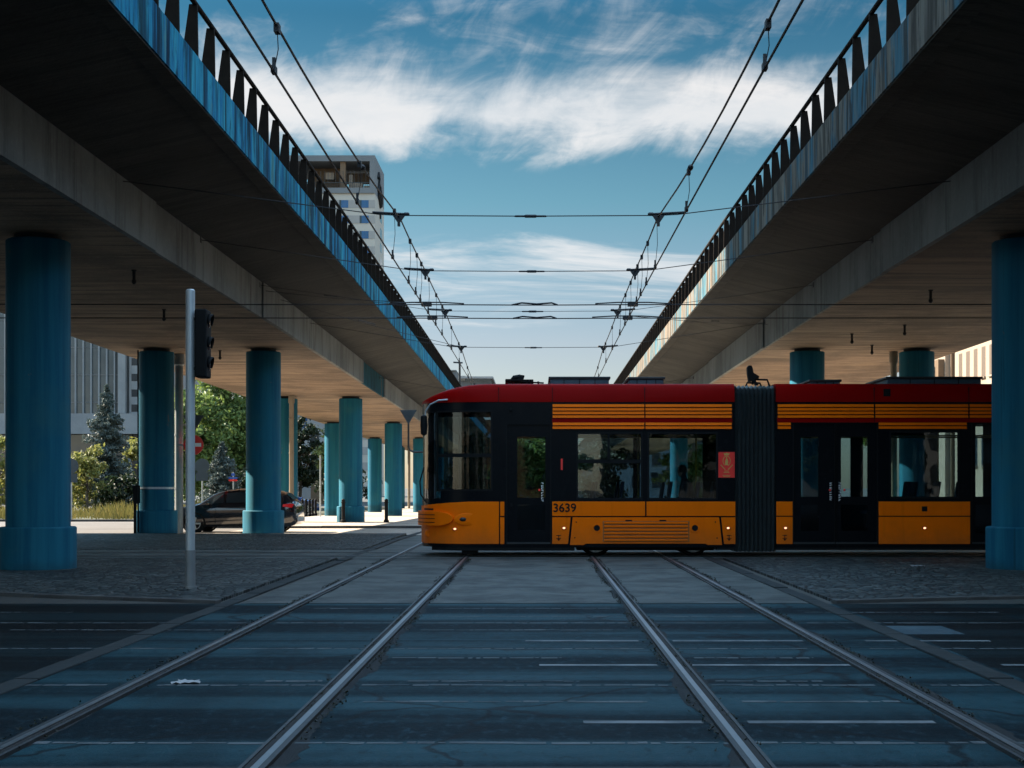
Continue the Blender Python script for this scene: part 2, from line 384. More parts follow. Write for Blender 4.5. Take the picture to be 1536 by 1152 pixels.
n1 = g.noise(cw, 2.3, 9, .6, .3)
wv = g('ShaderNodeCombineXYZ', {0:g.math('ADD', g.math('MULTIPLY', az, 16.0), g.math('MULTIPLY', v, -9.0)), 1:g.math('MULTIPLY', v, 13.0), 2:3.0}).outputs[0]
n2 = g.noise(wv, 1.5, 9, .62, .55)
fv = g('ShaderNodeCombineXYZ', {0:g.math('ADD', g.math('MULTIPLY', az, 5.0), g.math('MULTIPLY', v, 20.0)), 1:g.math('MULTIPLY', v, 34.0), 2:7.0}).outputs[0]
n3 = g.noise(fv, 1.2, 7, .62, .6)
vw = g.math('ADD', v, g.math('MULTIPLY', g.math('SUBTRACT', n1, .5), .03))
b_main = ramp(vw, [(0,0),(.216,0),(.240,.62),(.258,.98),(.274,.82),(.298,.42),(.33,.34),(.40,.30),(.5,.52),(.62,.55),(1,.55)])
b_thin = ramp(vw, [(0,.0),(.10,.05),(.138,.5),(.16,.6),(.172,.42),(.188,0),(1,0)])
dens_main = g.ss(g.math('ADD', g.math('MULTIPLY', g.math('ADD', g.math('MULTIPLY', n1, .6), g.math('MULTIPLY', n2, .4)), 1.25), g.math('MULTIPLY', g.math('SUBTRACT', b_main, .55), .62)), .47, .88)
dens_main = g.math('MULTIPLY', g.math('MULTIPLY', dens_main, g.ss(b_main, .02, .45)), .85)
dens_thin = g.math('MULTIPLY', g.ss(g.math('ADD', n3, g.math('MULTIPLY', g.math('SUBTRACT', b_thin, .5), .55)), .40, .70), .8)
dens = g.math('MAXIMUM', dens_main, dens_thin)
ccol = g.mix(g.ss(n1, .3, .7), CLOUD_A, CLOUD_B)
# unseen sky and clouds overhead and behind the viewer, brightened to light the tram
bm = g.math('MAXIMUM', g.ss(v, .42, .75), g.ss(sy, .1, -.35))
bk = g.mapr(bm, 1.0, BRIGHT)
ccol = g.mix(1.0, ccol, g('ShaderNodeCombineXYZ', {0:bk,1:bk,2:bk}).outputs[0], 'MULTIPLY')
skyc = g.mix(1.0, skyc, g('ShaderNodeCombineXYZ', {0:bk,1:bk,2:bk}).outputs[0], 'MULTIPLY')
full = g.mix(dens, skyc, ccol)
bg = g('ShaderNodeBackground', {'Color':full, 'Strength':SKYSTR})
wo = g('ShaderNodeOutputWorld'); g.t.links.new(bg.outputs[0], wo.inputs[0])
S.view_settings.view_transform = 'Standard'; S.view_settings.look = 'None'; S.view_settings.gamma = 1.0
S.view_settings.exposure = EXPO
S.cycles.use_denoising = True
S.cycles.max_bounces = 8; S.cycles.transparent_max_bounces = 16
# ---------------------------------------------------------------- the setting: ground and roads
YS = [-60, -20, 0, 36, 50, 65, 80, 95, 110]
def sheet(name, x0, x1, y0, y1, dz, mat, wavy=0):
    mb = MB(); ys = [y0] + [y for y in YS if y0 < y < y1] + [y1]
    vs = []
    for y in ys: vs += [(x0, y, D(y)+dz), (x1, y, D(y)+dz)]
    mb.add(vs, [(2*i, 2*i+1, 2*i+3, 2*i+2) for i in range(len(ys)-1)])
    return struct(mb, name, mat, recalc=False)
sheet('ground', -700, 700, -300, 1500, -.02, M['ground'])
sheet('road', -140, -3.68, 6.9, 16.55, -.012, M['asphalt_old_dim'])
sheet('road', 3.44, 140, 6.9, 16.55, -.012, M['asphalt_old_dim'])
sheet('road', -3.68, 3.44, 6.9, 16.55, -.012, M['asphalt'])
sheet('near_pavement', -140, 140, -60, 6.9, -.008, M['pavedark'])
sheet('track_bed', -3.42, 3.17, 16.55, 75, -.006, M['slab'])
sheet('crossing_track_bed', -120, 120, 26.75, 30.6, -.002, M['slab'])
sheet('side_street', -140, -9.8, 41.0, 50.0, -.004, M['street'])
sheet('pavement', -9.8, 140, 41.0, 50.0, -.004, M['pavers'])
sheet('pavement', -12.6, 60, 50.0, 140, .03, M['pavers'])
sheet('side_street', -140, -12.6, 50.0, 64, -.004, M['street'])
def raised(name, poly, z0, z1, mat):
    mb = MB(); mb.prism(poly, 'z', z0, z1); return struct(mb, name, mat)
raised('cobbled_pavement', [(-60,19.2),(-7.6,18.3),(-6.2,17.7),(-3.75,16.75),(-3.75,26.7),(-60,26.7)], -.06, .018, M['cobbles'])
raised('cobbled_pavement', [(3.5,16.75),(5.2,17.3),(7.6,17.9),(60,18.6),(60,26.7),(3.5,26.7)], -.06, .018, M['cobbles'])
raised('cobbled_pavement', [(-60,30.65),(-3.75,30.65),(-3.75,40.95),(-60,40.95)], -.12, .008, M['cobbles'])
raised('cobbled_pavement', [(3.5,30.65),(60,30.65),(60,40.6),(3.5,40.6)], -.12, .008, M['cobbles'])
def kerb_line(pts, w, h, name='kerb', mat=None, z=0):
    mb = MB()
    for a, b in zip(pts, pts[1:]):
        a = Vector(a+(0,)); b = Vector(b+(0,)); L = (b-a).length; t = (b-a)/L; nrm = Vector((-t.y, t.x, 0))*w
        k = max(1, int(L/1.0))
        for i in range(k):
            p, q = a+t*(L*i/k+.006), a+t*(L*(i+1)/k-.006)
            dz = rnd.uniform(-.006,.006)
            lo, hi = -.1, h+dz
            ring = [p, q, q+nrm, p+nrm]
            mb.add([(c.x,c.y,lo+z+D(c.y)) for c in ring] + [(c.x,c.y,hi+z+D(c.y)) for c in ring],
                   [(3,2,1,0),(4,5,6,7),(0,1,5,4),(1,2,6,5),(2,3,7,6),(3,0,4,7)])
    o = mb.build(name, mat or M['kerb'], bevel=.008); o['kind'] = 'structure'; return o
kerb_line([(-3.75,16.62),(-6.2,17.56),(-7.6,18.16),(-60,19.06)], -.13, .024)
kerb_line([(3.5,16.62),(5.2,17.16),(7.6,17.76),(60,18.46)], .13, .024)
kerb_line([(-12.6,50.0),(40,50.0)], -.15, .085)
kerb_line([(-90,64.0),(-12.8,64.0)], -.15, .1)
kerb_line([(-12.6,50.2),(-12.6,64.0)], .15, .085)
kerb_line([(-3.68,-4),(-3.68,75)], -.18, .004, 'kerb_strip', M['strip'])
kerb_line([(3.18,-4),(3.18,75)], -.18, .004, 'kerb_strip', M['strip'])
# painted lane lines and asphalt seams on the crossing road
mk_ = MB(); sm = MB(); fm = MB()
def dash(mb, x0, x1, y, w, z=-.0095): mb.add([(x0,y-w/2,z),(x1,y-w/2,z),(x1,y+w/2,z),(x0,y+w/2,z)], [(0,1,2,3)])
for y, dashes in ((8.22, [(.27,.96),(1.22,2.3),(-9,-7),(-14,-12),(3.6,4.6)]), (10.85, [(.02,.92),(1.18,2.4),(3.55,4.9),(-11,-9)]), (12.55, [(-.1,.9),(1.2,2.35),(2.9,4.0),(-8.5,-6.5),(7,9)])):
    for a, b in dashes: dash(mk_, a, b, y, .09)
for y, segs in ((9.75, [(-7,-2.95),(-2.6,-1.45),(-1.2,.9),(1.2,2.35),(2.7,5.2)]), (9.95, [(-1.9,-1.5),(-.9,.3),(1.25,2.0)]), (11.95, [(-9,-2.95),(-2.6,-1.45),(-1.2,.9),(1.15,2.3),(2.8,6)]), (14.2, [(-9,-2.9),(-2.6,-1.45),(-1.2,.9),(1.2,2.3),(2.7,9)]), (15.4,[(2.9,5),(-7,-5)]), (7.55,[(-4,4)]), (9.0,[(-1.1,.7),(1.3,2.3)]), (11.3,[(-1.15,.2),(1.25,2.2)]), (13.5,[(-5,-2.9),(-1.1,.85)]), (14.9,[(-1.1,.9),(1.25,2.3)]), (15.9,[(-2.5,-1.5),(-1.1,.9)])):
    for a, b in segs:
        x = a
        while x < b:
            l = rnd.uniform(.03,.22); dash(sm, x, min(b, x+l), y+rnd.uniform(-.012,.012), rnd.uniform(.03,.075)); x += l+rnd.uniform(.0,.03)
for x in (3.9, 4.75): fm.add([(x,10.3,-.0095),(x+.42,10.3,-.0095),(x+.42,11.2,-.0095),(x,11.2,-.0095)], [(0,1,2,3)])
for x in (3.4,): fm.add([(x,13.1,-.0095),(x+.55,13.1,-.0095),(x+.55,13.9,-.0095),(x,13.9,-.0095)], [(0,1,2,3)])
struct(fm, 'faded_marking', M['patch'], recalc=False)
struct(mk_, 'lane_marking', M['marking'], recalc=False)
struct(sm, 'road_marking', M['seam'], recalc=False)
# crumbled asphalt along the rails
cr = MB()
def ragged(x, y0, y1, w0, w1):
    y = y0; pl = None; u = v_ = .5
    while y < y1:
        u = min(1,max(0,u+rnd.uniform(-.3,.3))); v_ = min(1,max(0,v_+rnd.uniform(-.3,.3)))
        a = x - w0-(w1-w0)*u; b = x + w0+.03+(w1-w0)*v_
        zz = -.0102 if y < 16.55 else -.0045
        q = ((a,y,D(y)+zz),(b,y,D(y)+zz))
        if pl: cr.add([pl[0],pl[1],q[1],q[0]], [(0,1,2,3)])
        pl = q; y += rnd.uniform(.03,.09)
RX = (-2.765, -1.33, 1.05, 2.485)
for x in RX: ragged(x, 6.0, 26.7, .045, .12 if x > -2 else .09)
struct(cr, 'crumbled_asphalt', M['crumble'], recalc=False)
wd = MB()
for i in range(5200):
    x = rnd.choice(RX) + rnd.choice((-1,1))*(.055+abs(rnd.gauss(0,.035))); y = 6.5 + 20*rnd.random()**.8
    if .5+.5*math.sin(y*2.1+x*3)+rnd.uniform(-.4,.4) < .42: continue
    for k in range(4):
        a = rnd.uniform(0, 6.28); h = rnd.uniform(.005,.018); l = rnd.uniform(.008,.03); w = .006
        dx, dy = math.cos(a), math.sin(a)
        wd.add([(x-dy*w,y+dx*w,0),(x+dy*w,y-dx*w,0),(x+dx*l,y+dy*l,h)], [(0,1,2)])
tag(wd.build('weeds', M['weed'], recalc=False), kind='stuff')

# ---------------------------------------------------------------- tram tracks
def track(name, label, xs, y0, y1, along='y'):
    t = thing(name, label, 'tram track', (sum(xs)/2, y0, 0) if along == 'y' else (y0, sum(xs)/2, 0), 'tram tracks')
    for x in xs:
        mb = MB()
        sgn = 1 if x < sum(xs)/2 else -1                     # the groove lies on the gauge side
        parts = [(x-sgn*.034, x-sgn*.002, .011, 2), (x-sgn*.002, x+sgn*.034, .012, 0), (x+sgn*.034, x+sgn*.076, .003, 1), (x+sgn*.076, x+sgn*.096, .010, 2)]
        for a, b, z, mi in parts:
            a, b = min(a,b), max(a,b)
            st = [y0] + [y for y in YS if y0 < y < y1] + [y1]
            for p, q in zip(st, st[1:]):
                if along == 'y':
                    mb.add([(a,p,D(p)-.05),(b,p,D(p)-.05),(b,q,D(q)-.05),(a,q,D(q)-.05),(a,p,D(p)+z),(b,p,D(p)+z),(b,q,D(q)+z),(a,q,D(q)+z)],
                           [(4,5,6,7),(0,1,5,4),(1,2,6,5),(2,3,7,6),(3,0,4,7)], mi)
                else: mb.box(p, q, a, b, -.05, z-.002, mi); break
            if along != 'y':
                mb.box(st[1], y1, a, b, -.05, z-.002, mi) if len(st) > 2 else None
        mb.build('rail', [M['steel'], M['groove'], M['rail_side']], t)
    return t
track('tram_track', 'left straight tram track, running from the viewer to the tram nose', RX[:2], -8, 110)
track('tram_track', 'right straight tram track, running from the viewer under the middle of the tram', RX[2:], -8, 110)
track('tram_track', 'crossing tram track on which the red and orange tram stands', (27.65, 29.085), -110, 110, 'x')

# ---------------------------------------------------------------- the two viaducts
VY = [-24, 2, 12, 24, 36, 42, 50, 61, 72, 82, 94, 103, 112, 124, 145, 170]
def viaduct(s, label):
    """s = -1 left, +1 right; X measured away from the gap."""
    t = thing('viaduct', label, 'viaduct', (s*9.6, 24, 0), 'road viaducts on blue columns')
    def strip(poly, name, mat, y0=-24, y1=170, parent=t, dz=0):
        mb = MB(); ys = [y0] + [y for y in VY if y0 < y < y1] + [y1]
        mb.loft([[(s*x, y, z+D(y)+dz) for x, z in poly] for y in ys]); return mb.build(name, mat, parent)
    strip([(6.68,5.44),(12.6,5.44),(12.6,6.24),(6.68,6.24)], 'girder', M['soffit'])
    # pale side faces of the girder, cast in lengths
    cuts = [-24, 3.0, 27.2, 41.3, 54.4, 61.6, 82, 103, 124, 170] if s > 0 else [-24, 3.0, 24.6, 34.2, 54.0, 61.6, 82, 103, 124, 170]
    for i, (a, b) in enumerate(zip(cuts, cuts[1:])):
        off = (0, .025, -.012, .03, -.02, .012, .02, 0, .015)[i]
        strip([(6.6-off,5.425),(6.68,5.425),(6.68,6.30),(6.6-off,6.27)], 'girder_face', M['joint_blue'] if i == 4 and s < 0 else M['girder'], a+.012, b-.012)
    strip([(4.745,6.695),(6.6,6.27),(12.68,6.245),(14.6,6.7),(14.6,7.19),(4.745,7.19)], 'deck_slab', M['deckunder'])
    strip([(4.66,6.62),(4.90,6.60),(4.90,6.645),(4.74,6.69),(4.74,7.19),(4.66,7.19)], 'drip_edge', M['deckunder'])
    strip([(4.64,6.645),(4.66,6.64),(4.66,7.2),(4.88,7.2),(4.88,7.24),(4.64,7.24)], 'fascia', M['fascia_blue'] if s < 0 else M['fascia_worn'])
    strip([(14.58,6.6),(14.76,6.6),(14.76,7.9),(14.6,7.9)], 'parapet', M['girder'])
    return t
viaduct(-1, 'left concrete viaduct with a bright blue painted edge beam')
viaduct(1, 'right concrete viaduct with a pale edge beam streaked with blue')

def column(x, Y, label, ped=.70, r=.505):
    z0 = D(Y)
    t = thing('viaduct_column', label, 'column', (x, Y, z0), 'round blue columns carrying the viaducts')
    mb = MB(); zb = z0+ (ped or -.02)
    top = 5.44 + D(Y) - .09
    mb.lathe([(r,zb-.02),(r,zb+1.2),(r,(zb+top)/2),(r,top-.02),(r-.02,top)], (x,Y,0), n=40)
    mb.build('shaft', M['column'], t, smooth=True)
    if ped:
        pb = MB(); R2 = r+.095
        pb.lathe([(R2+.01,z0-.1),(R2,z0+.03),(R2,z0+ped-.02),(R2-.02,z0+ped)], (x,Y,0), n=40); pb.build('pedestal', M['column'], t, smooth=True)
    bb = MB(); bb.lathe([(r-.13,top),(r-.13,top+.085)], (x,Y,0), n=24); bb.build('bearing', M['bearing'], t)
column(-8.13, 23.2, 'nearest and widest blue column on the left, cut by the left edge of the picture')
column(7.95, 23.2, 'nearest blue column on the right, in front of the tram at the right edge')
column(-8.03, 41.8, 'blue column in front of the black car, low sunlit patch on its left side')
column(-11.17, 41.8, 'blue column on the left with a grey band, between the spruce and the metal pole')
column(7.95, 41.8, 'blue column whose top shows above the tram beside the bellows')
column(11.17, 41.8, 'blue column behind the tram roof next to the cream building')
column(-8.04, 61.5, 'teal column on a pedestal between two black bollards, left of the tram front')
column(-10.85, 61.5, 'teal column mostly hidden behind the tan drainpipe and the car column')
column(-8.26, 82, 'sunlit teal column without pedestal just left of the sign beside the tram front', 0)
column(-11.72, 82, 'slim pale teal column touching the left side of the pedestal column by the bollards', 0)
column(-8.45, 103, 'teal column seen directly behind the nose of the tram', 0)
column(-11.72, 103, 'thin teal column with a small dark mark, between two wider teal columns', 0)
column(-8.6, 124, 'farthest teal inner column far behind the tram nose', 0)
column(-12.0, 124, 'farthest teal outer column with a drainpipe, left of the tram front', 0)
for x, Y in ((8.1,61.5),(11.2,61.5),(8.2,82),(11.4,82)): column(x, Y, ['teal column on a pedestal hidden behind the tram, inner row of the right viaduct', 'teal column on a pedestal hidden behind the tram, outer row of the right viaduct', 'far teal column hidden behind the tram, inner row of the right viaduct','far teal column hidden behind the tram, outer row of the right viaduct'][[(8.1,61.5),(11.2,61.5),(8.2,82),(11.4,82)].index((x,Y))])
column(-8.1, 3.2, 'blue column beside the viewer under the left viaduct'); column(8.0, 3.2, 'blue column beside the viewer under the right viaduct')
column(-11.3, 3.2, 'outer blue column beside the viewer under the left viaduct'); column(-11.3, 23.2, 'outer blue column beyond the left edge, behind the nearest one')
column(11.2, 3.2, 'outer blue column beside the viewer under the right viaduct'); column(11.2, 23.2, 'outer blue column beyond the right edge, behind the nearest one')

# railings with tapered plate posts
def railing(s, label, first):
    t = thing('bridge_railing', label, 'railing', (s*4.7, 12, 7.24), 'steel railings on the viaducts')
    zt_ = 7.24; pitch = 1.03
    def post(mb, Y, dz=0):
        z = zt_ + D(Y)
        poly = [(s*4.655,z-.02),(s*4.865,z-.02),(s*4.865,z+.10),(s*4.775,z+.74),(s*4.665,z+.74),(s*4.655,z+.1)]
        mb.prism(poly, 'y', Y-.024, Y+.024)
        mb.box(*sorted((s*4.650,s*4.876)), Y-.07, Y+.07, z-.002, z+.016)
    for i in range(100):
        mb = MB(); post(mb, first+i*pitch); mb.build('post', M['rail_rust'], t)
    mb = MB(); i = 100
    while first+i*pitch < 168: post(mb, first+i*pitch); i += 1
    tag(mb.build('distant_posts', M['rail_rust'], t), kind='stuff')
    hr = MB(); ys = [y for y in VY if y > first-3]; ys = [first-3] + ys
    hr.tube([(s*4.70, y, zt_+D(y)+.76) for y in ys], .036, 10); hr.build('handrail', M['rail_rust'], t, smooth=True)
    lr = MB(); lr.tube([(s*4.80, y, zt_+D(y)+.13) for y in ys], .03, 8); lr.build('lower_rail', M['rail_rust'], t, smooth=True)
railing(-1, 'railing of tapered plate posts on the edge of the left viaduct', 12.35)
railing(1, 'railing of tapered plate posts on the edge of the right viaduct', 12.75)

# ---------------------------------------------------------------- hooks under the decks
for i, (px, py, x) in enumerate(((201,352,-7.6),(246,446,-8.6),(330,462,-9.4),(1357,430,9.3),(1278,447,8.4),(1308,455,9.6),(1396,362,8.2))):
    Y = abs(x)/abs(px-805)*F; zb = 5.44+D(Y)
    mb = MB(); mb.tube([(x,Y,zb+.02),(x,Y,zb-.20)], .03, 8); mb.lathe([(.05,zb-.02),(.05,zb+.01)], (x,Y,0), n=10); mb.lathe([(.02,zb-.27),(.045,zb-.24),(.045,zb-.2),(.02,zb-.17)], (x,Y,0), n=10)
    tag(mb.build('soffit_hook', M['wire']), ('first','second','third')[i if i < 3 else i-3 if i < 6 else 0] + ' short dark hook from the gap hanging under the %s viaduct' % ('left' if i < 3 else 'right') if i < 6 else 'short dark hook under the right viaduct nearest the right edge', 'hook', 'dark hooks under the decks')
# ---------------------------------------------------------------- overhead wires
SUP = [(1.5,4.30),(22.6,4.31),(28.0,4.25),(34.0,4.20),(41.2,4.04),(60,3.86),(80,3.7),(100,3.55),(130,3.4)]
def mess(Y):
    for (a, za), (b, zb) in zip(SUP, SUP[1:]):
        if a <= Y <= b:
            u = (Y-a)/(b-a); return H + za + (zb-za)*u - .00095*(b-a)**2*4*u*(1-u)
    return H + 3.4
def cont(Y): return H + 3.47 + (.06 if Y > 24 else .06*max(0,Y)/24) + (D(Y) if Y > 36 else 0)
def line(x, label, drops):
    t = thing('overhead_line', label, 'overhead line', (x, 12, H+3.4), 'overhead lines over the two straight tracks')
    ys = [2+i*1.6 for i in range(80)]
    mb = MB(); mb.tube([(x, y, mess(y)) for y in ys], .0125, 6); mb.build('messenger_wire', M['wire'], t)
    mb = MB(); mb.tube([(x-.03*math.sin(y*.09), y, cont(y)) for y in ys], .012, 6); mb.build('contact_wire', M['wire'], t)
    for y in drops:
        mb = MB(); x2 = x-.03*math.sin(y*.09)
        mb.tube([(x, y, mess(y)), (x+.01, y, (mess(y)+cont(y))/2), (x2, y, cont(y))], .0045, 5)
        mb.box(x-.022, x+.022, y-.05, y+.05, mess(y)-.055, mess(y)+.02); mb.box(x2-.02, x2+.02, y-.05, y+.05, cont(y)-.015, cont(y)+.045)
        mb.box(x2-.014, x2+.014, y-.014, y+.014, cont(y)+.05, cont(y)+.12)
        mb.build('dropper', M['wire'], t)
    for y in (17.9,):
        mb = MB(); mb.lathe([(.012,-.06),(.036,-.03),(.036,.03),(.012,.06)], (x,y,mess(y)), 'y', 10); mb.build('clamp', M['wire'], t)
    return t
line(-2.19, 'pair of overhead wires above the left tram track', [12.0,17.6,21.9,24.6,26.0,27.0,28.9,31,33,36.5,40,45,50,55,66])
line(1.935, 'pair of overhead wires above the right tram track', [11.9,18.1,22.9,24.8,26.2,27.3,29.3,31,33,36.5,40,45,50,56,66])
def span(Y, zmid, zend, label, xe=6.62, r=.0085, ins=True, xs=(-2.19,1.935)):
    t = thing('span_wire', label, 'span wire', (0, Y, H+zmid), 'span wires slung between the viaducts')
    pts = [(-xe,Y,H+zend),(xs[0]-.3,Y,H+zmid+.015),(xs[0],Y,H+zmid),((xs[0]+xs[1])/2,Y,H+zmid-.012),(xs[1],Y,H+zmid),(xs[1]+.3,Y,H+zmid+.015),(xe,Y,H+zend)]
    mb = MB(); mb.tube(pts, r, 6); mb.build('wire', M['wire'], t)
    xm = (xs[0]+xs[1])/2 + .03
    if ins:
        mb = MB(); mb.lathe([(.008,-.26),(.016,-.24),(.016,-.1),(.026,-.08),(.026,.08),(.016,.1),(.016,.24),(.008,.26)], (xm,Y,H+zmid-.012), 'x', 10); mb.build('insulator', M['wire'], t)
    for x in xs:
        sg = -1 if x < 0 else 1
        mb = MB()
        mb.tube([(x-sg*.12,Y,H+zmid+.02),(x+sg*.42,Y,H+zmid+.05)], .019, 8)
        mb.prism([(x-.1,H+zmid),(x+.1,H+zmid),(x+.03,H+zmid-.1),(x-.03,H+zmid-.1)], 'y', Y-.02, Y+.02)
        mb.box(x-.02, x+.02, Y-.04, Y+.04, H+zmid-.17, H+zmid-.1)
        mb.lathe([(.01,-.05),(.03,-.03),(.03,.03),(.01,.05)], (x-sg*.12,Y,H+zmid+.02), 'x', 8)
        mb.build('clamp_bracket', M['wire'], t)
    mb = MB()
    for e in (-xe, xe): mb.box(e-.02, e+.06 if e > 0 else e+.02, Y-.06, Y+.06, H+zend-.06, H+zend+.06)
    mb.build('anchor_plate', M['darkmetal'], t)
span(22.6, 4.31, 4.86, 'highest span wire across the sky, level with the hotel windows')
span(28.0, 4.25, 4.86, 'second span wire down from the top, across the thin clouds')
span(34.0, 4.20, 4.82, 'thin span wire between the two contact wires of the crossing track', r=.006)
span(41.2, 4.04, 4.75, 'lowest clear span wire, just above the tram roof', r=.008)
span(60, 3.86, 4.6, 'faint distant span wire partly behind the tram', r=.008, ins=False)
def cross(Y, z, label):
    t = thing('contact_wire', label, 'contact wire', (0, Y, H+z), 'contact wires of the crossing track')
    mb = MB(); mb.tube([(-40,Y,H+z+.02),(-2.1,Y,H+z),(0,Y,H+z-.01),(1.9,Y,H+z),(40,Y,H+z+.02)], .012, 6); mb.build('wire', M['wire'], t)
    mb = MB(); mb.tube([(-.5,Y,H+z-.006),(-.3,Y,H+z+.035),(.0,Y,H+z+.012),(.3,Y,H+z+.035),(.42,Y,H+z-.006)], .017, 8); mb.build('insulator', M['wire'], t)
    for x in (-2.2, 1.92):
        mb = MB(); mb.tube([(x-.75,Y,H+z+.02),(x-.3,Y,H+z+.045),(x+.3,Y,H+z+.045),(x+.75,Y,H+z+.02)], .014, 6)
        mb.box(x-.1, x+.1, Y-.09, Y+.09, H+z-.03, H+z+.05); mb.build('wire_crossing', M['wire'], t)
cross(28.4, 3.635, 'upper of two contact wires crossing the whole picture above the tram')
cross(30.0, 3.555, 'lower of two contact wires crossing the whole picture above the tram')
def guy(a, b, label, c=None):
    mb = MB(); mid = (Vector(a)+Vector(b))/2 + Vector((0,0,-.05)); mb.tube([a, mid, b], .007, 6)
    m2 = Vector(a).lerp(Vector(b), .45); dd = (Vector(b)-Vector(a)).normalized()*.3
    mb.tube([m2-dd, m2+dd], .016, 6)
    tag(mb.build('guy_wire', M['wire']), label, 'guy wire', 'guy wires under the viaducts')
guy((-6.58,34.5,H+4.75), (-2.2,28.4,H+3.66), 'guy wire from the left girder to the left wire crossing')
guy((6.58,40.5,H+4.62), (1.95,30,H+3.6), 'guy wire with a turnbuckle from the right girder to the right wire crossing')
guy((-6.58,36.5,H+4.8), (-2.2,41.2,H+4.05), 'short guy wire under the left deck behind the second span wire')
# ---------------------------------------------------------------- the tram
YF, YC, SC = 27.2, 28.375, F/27.2
def T(px): return (px-805)/SC
def Z(py): return H + (730-py)/SC
XN, NL, HW = -2.27, 1.35, 1.175
def nw(x):
    d = min(max((x-XN)/NL, 0), 1); return HW*(1-(1-d)**2.6)**(1/2.6)
def shell(x, side, off=0):
    e = 1e-3; w = nw(x)
    if x < XN+NL:
        dw = (nw(x+e)-w)/e; n = Vector((-dw, -1)).normalized()
    else: n = Vector((0,-1))
    return x + n.x*off, YC + side*(w - n.y*off)          # side -1 = near face, +1 = far face
NOSE = [XN+NL*t for t in (0,.004,.015,.035,.07,.12,.19,.28,.4,.55,.72,.88,1.0)]
def patch(mb, x0, x1, z0, z1, side=-1, holes=(), off=0, th=.05, xs=(), zs=(), zf=None, mi=0):
    X = sorted({round(v,4) for v in [x0,x1,*xs,*[n for n in NOSE if x0 < n < x1]] + [h[k] for h in holes for k in (0,1)] if x0-1e-6 <= v <= x1+1e-6})
    Zs = sorted({round(v,4) for v in [z0,z1,*zs] + [h[k] for h in holes for k in (2,3)] if z0-1e-6 <= v <= z1+1e-6})
    def keep(i, j):
        if not (0 <= i < len(X)-1 and 0 <= j < len(Zs)-1): return False
        cx, cz = (X[i]+X[i+1])/2, (Zs[j]+Zs[j+1])/2
        return not any(h[0] < cx < h[1] and h[2] < cz < h[3] for h in holes)
    idx = {}
    o = []
    def vid(i, j, k):
        if (i,j,k) not in idx:
            ofs = off if k == 0 else off-th
            px, py = shell(X[i], side, ofs)
            idx[(i,j,k)] = len(o); o.append((px, py, zf(X[i], Zs[j]) if zf else Zs[j]))
        return idx[(i,j,k)]
    fs = []
    for i in range(len(X)-1):
        for j in range(len(Zs)-1):
            if not keep(i,j): continue
            fs.append((vid(i,j,0),vid(i+1,j,0),vid(i+1,j+1,0),vid(i,j+1,0)))
            fs.append((vid(i,j+1,1),vid(i+1,j+1,1),vid(i+1,j,1),vid(i,j,1)))
            for (di,dj,a,b) in ((-1,0,(i,j+1),(i,j)),(1,0,(i+1,j),(i+1,j+1)),(0,-1,(i,j),(i+1,j)),(0,1,(i+1,j+1),(i,j+1))):
                if not keep(i+di,j+dj): fs.append((vid(*a,0),vid(*a,1),vid(*b,1),vid(*b,0)))
    mb.add(o, fs, mi)
def hole(a, b, c, d): return (T(a), T(b), Z(d), Z(c))
def pp(name, mat, *args, parent=None, bevel=0, smooth=True, **k):
    mb = MB()
    for a in args: patch(mb, T(a[0]), T(a[1]), Z(a[3]), Z(a[2]), **k)
    return mb.build(name, mat, parent or tram, smooth=smooth, bevel=bevel)
tram = thing('tram', 'long red and orange articulated tram with black window band crossing the picture', 'tram', (3, YC, 0))
XE1, X2, XE2, X3, XE3 = 1102, 1164, 1636, 1696, 2050
win1 = [hole(655,737,617,735), hole(866,962,650,748), hole(973,1075,650,748)]
door1 = hole(760,826,637,816)
doors2 = [hole(1190,1316,636,816), hole(1458,1532,632,816)]
win2 = [hole(1336,1437,648,746), hole(1548,1626,648,746)]
win3 = [hole(1716,1800,648,746), hole(1812,1900,648,746), hole(1912,2030,648,746)]
PX0 = XN*SC + 805
z0b, z1b = Z(821), Z(602.5)
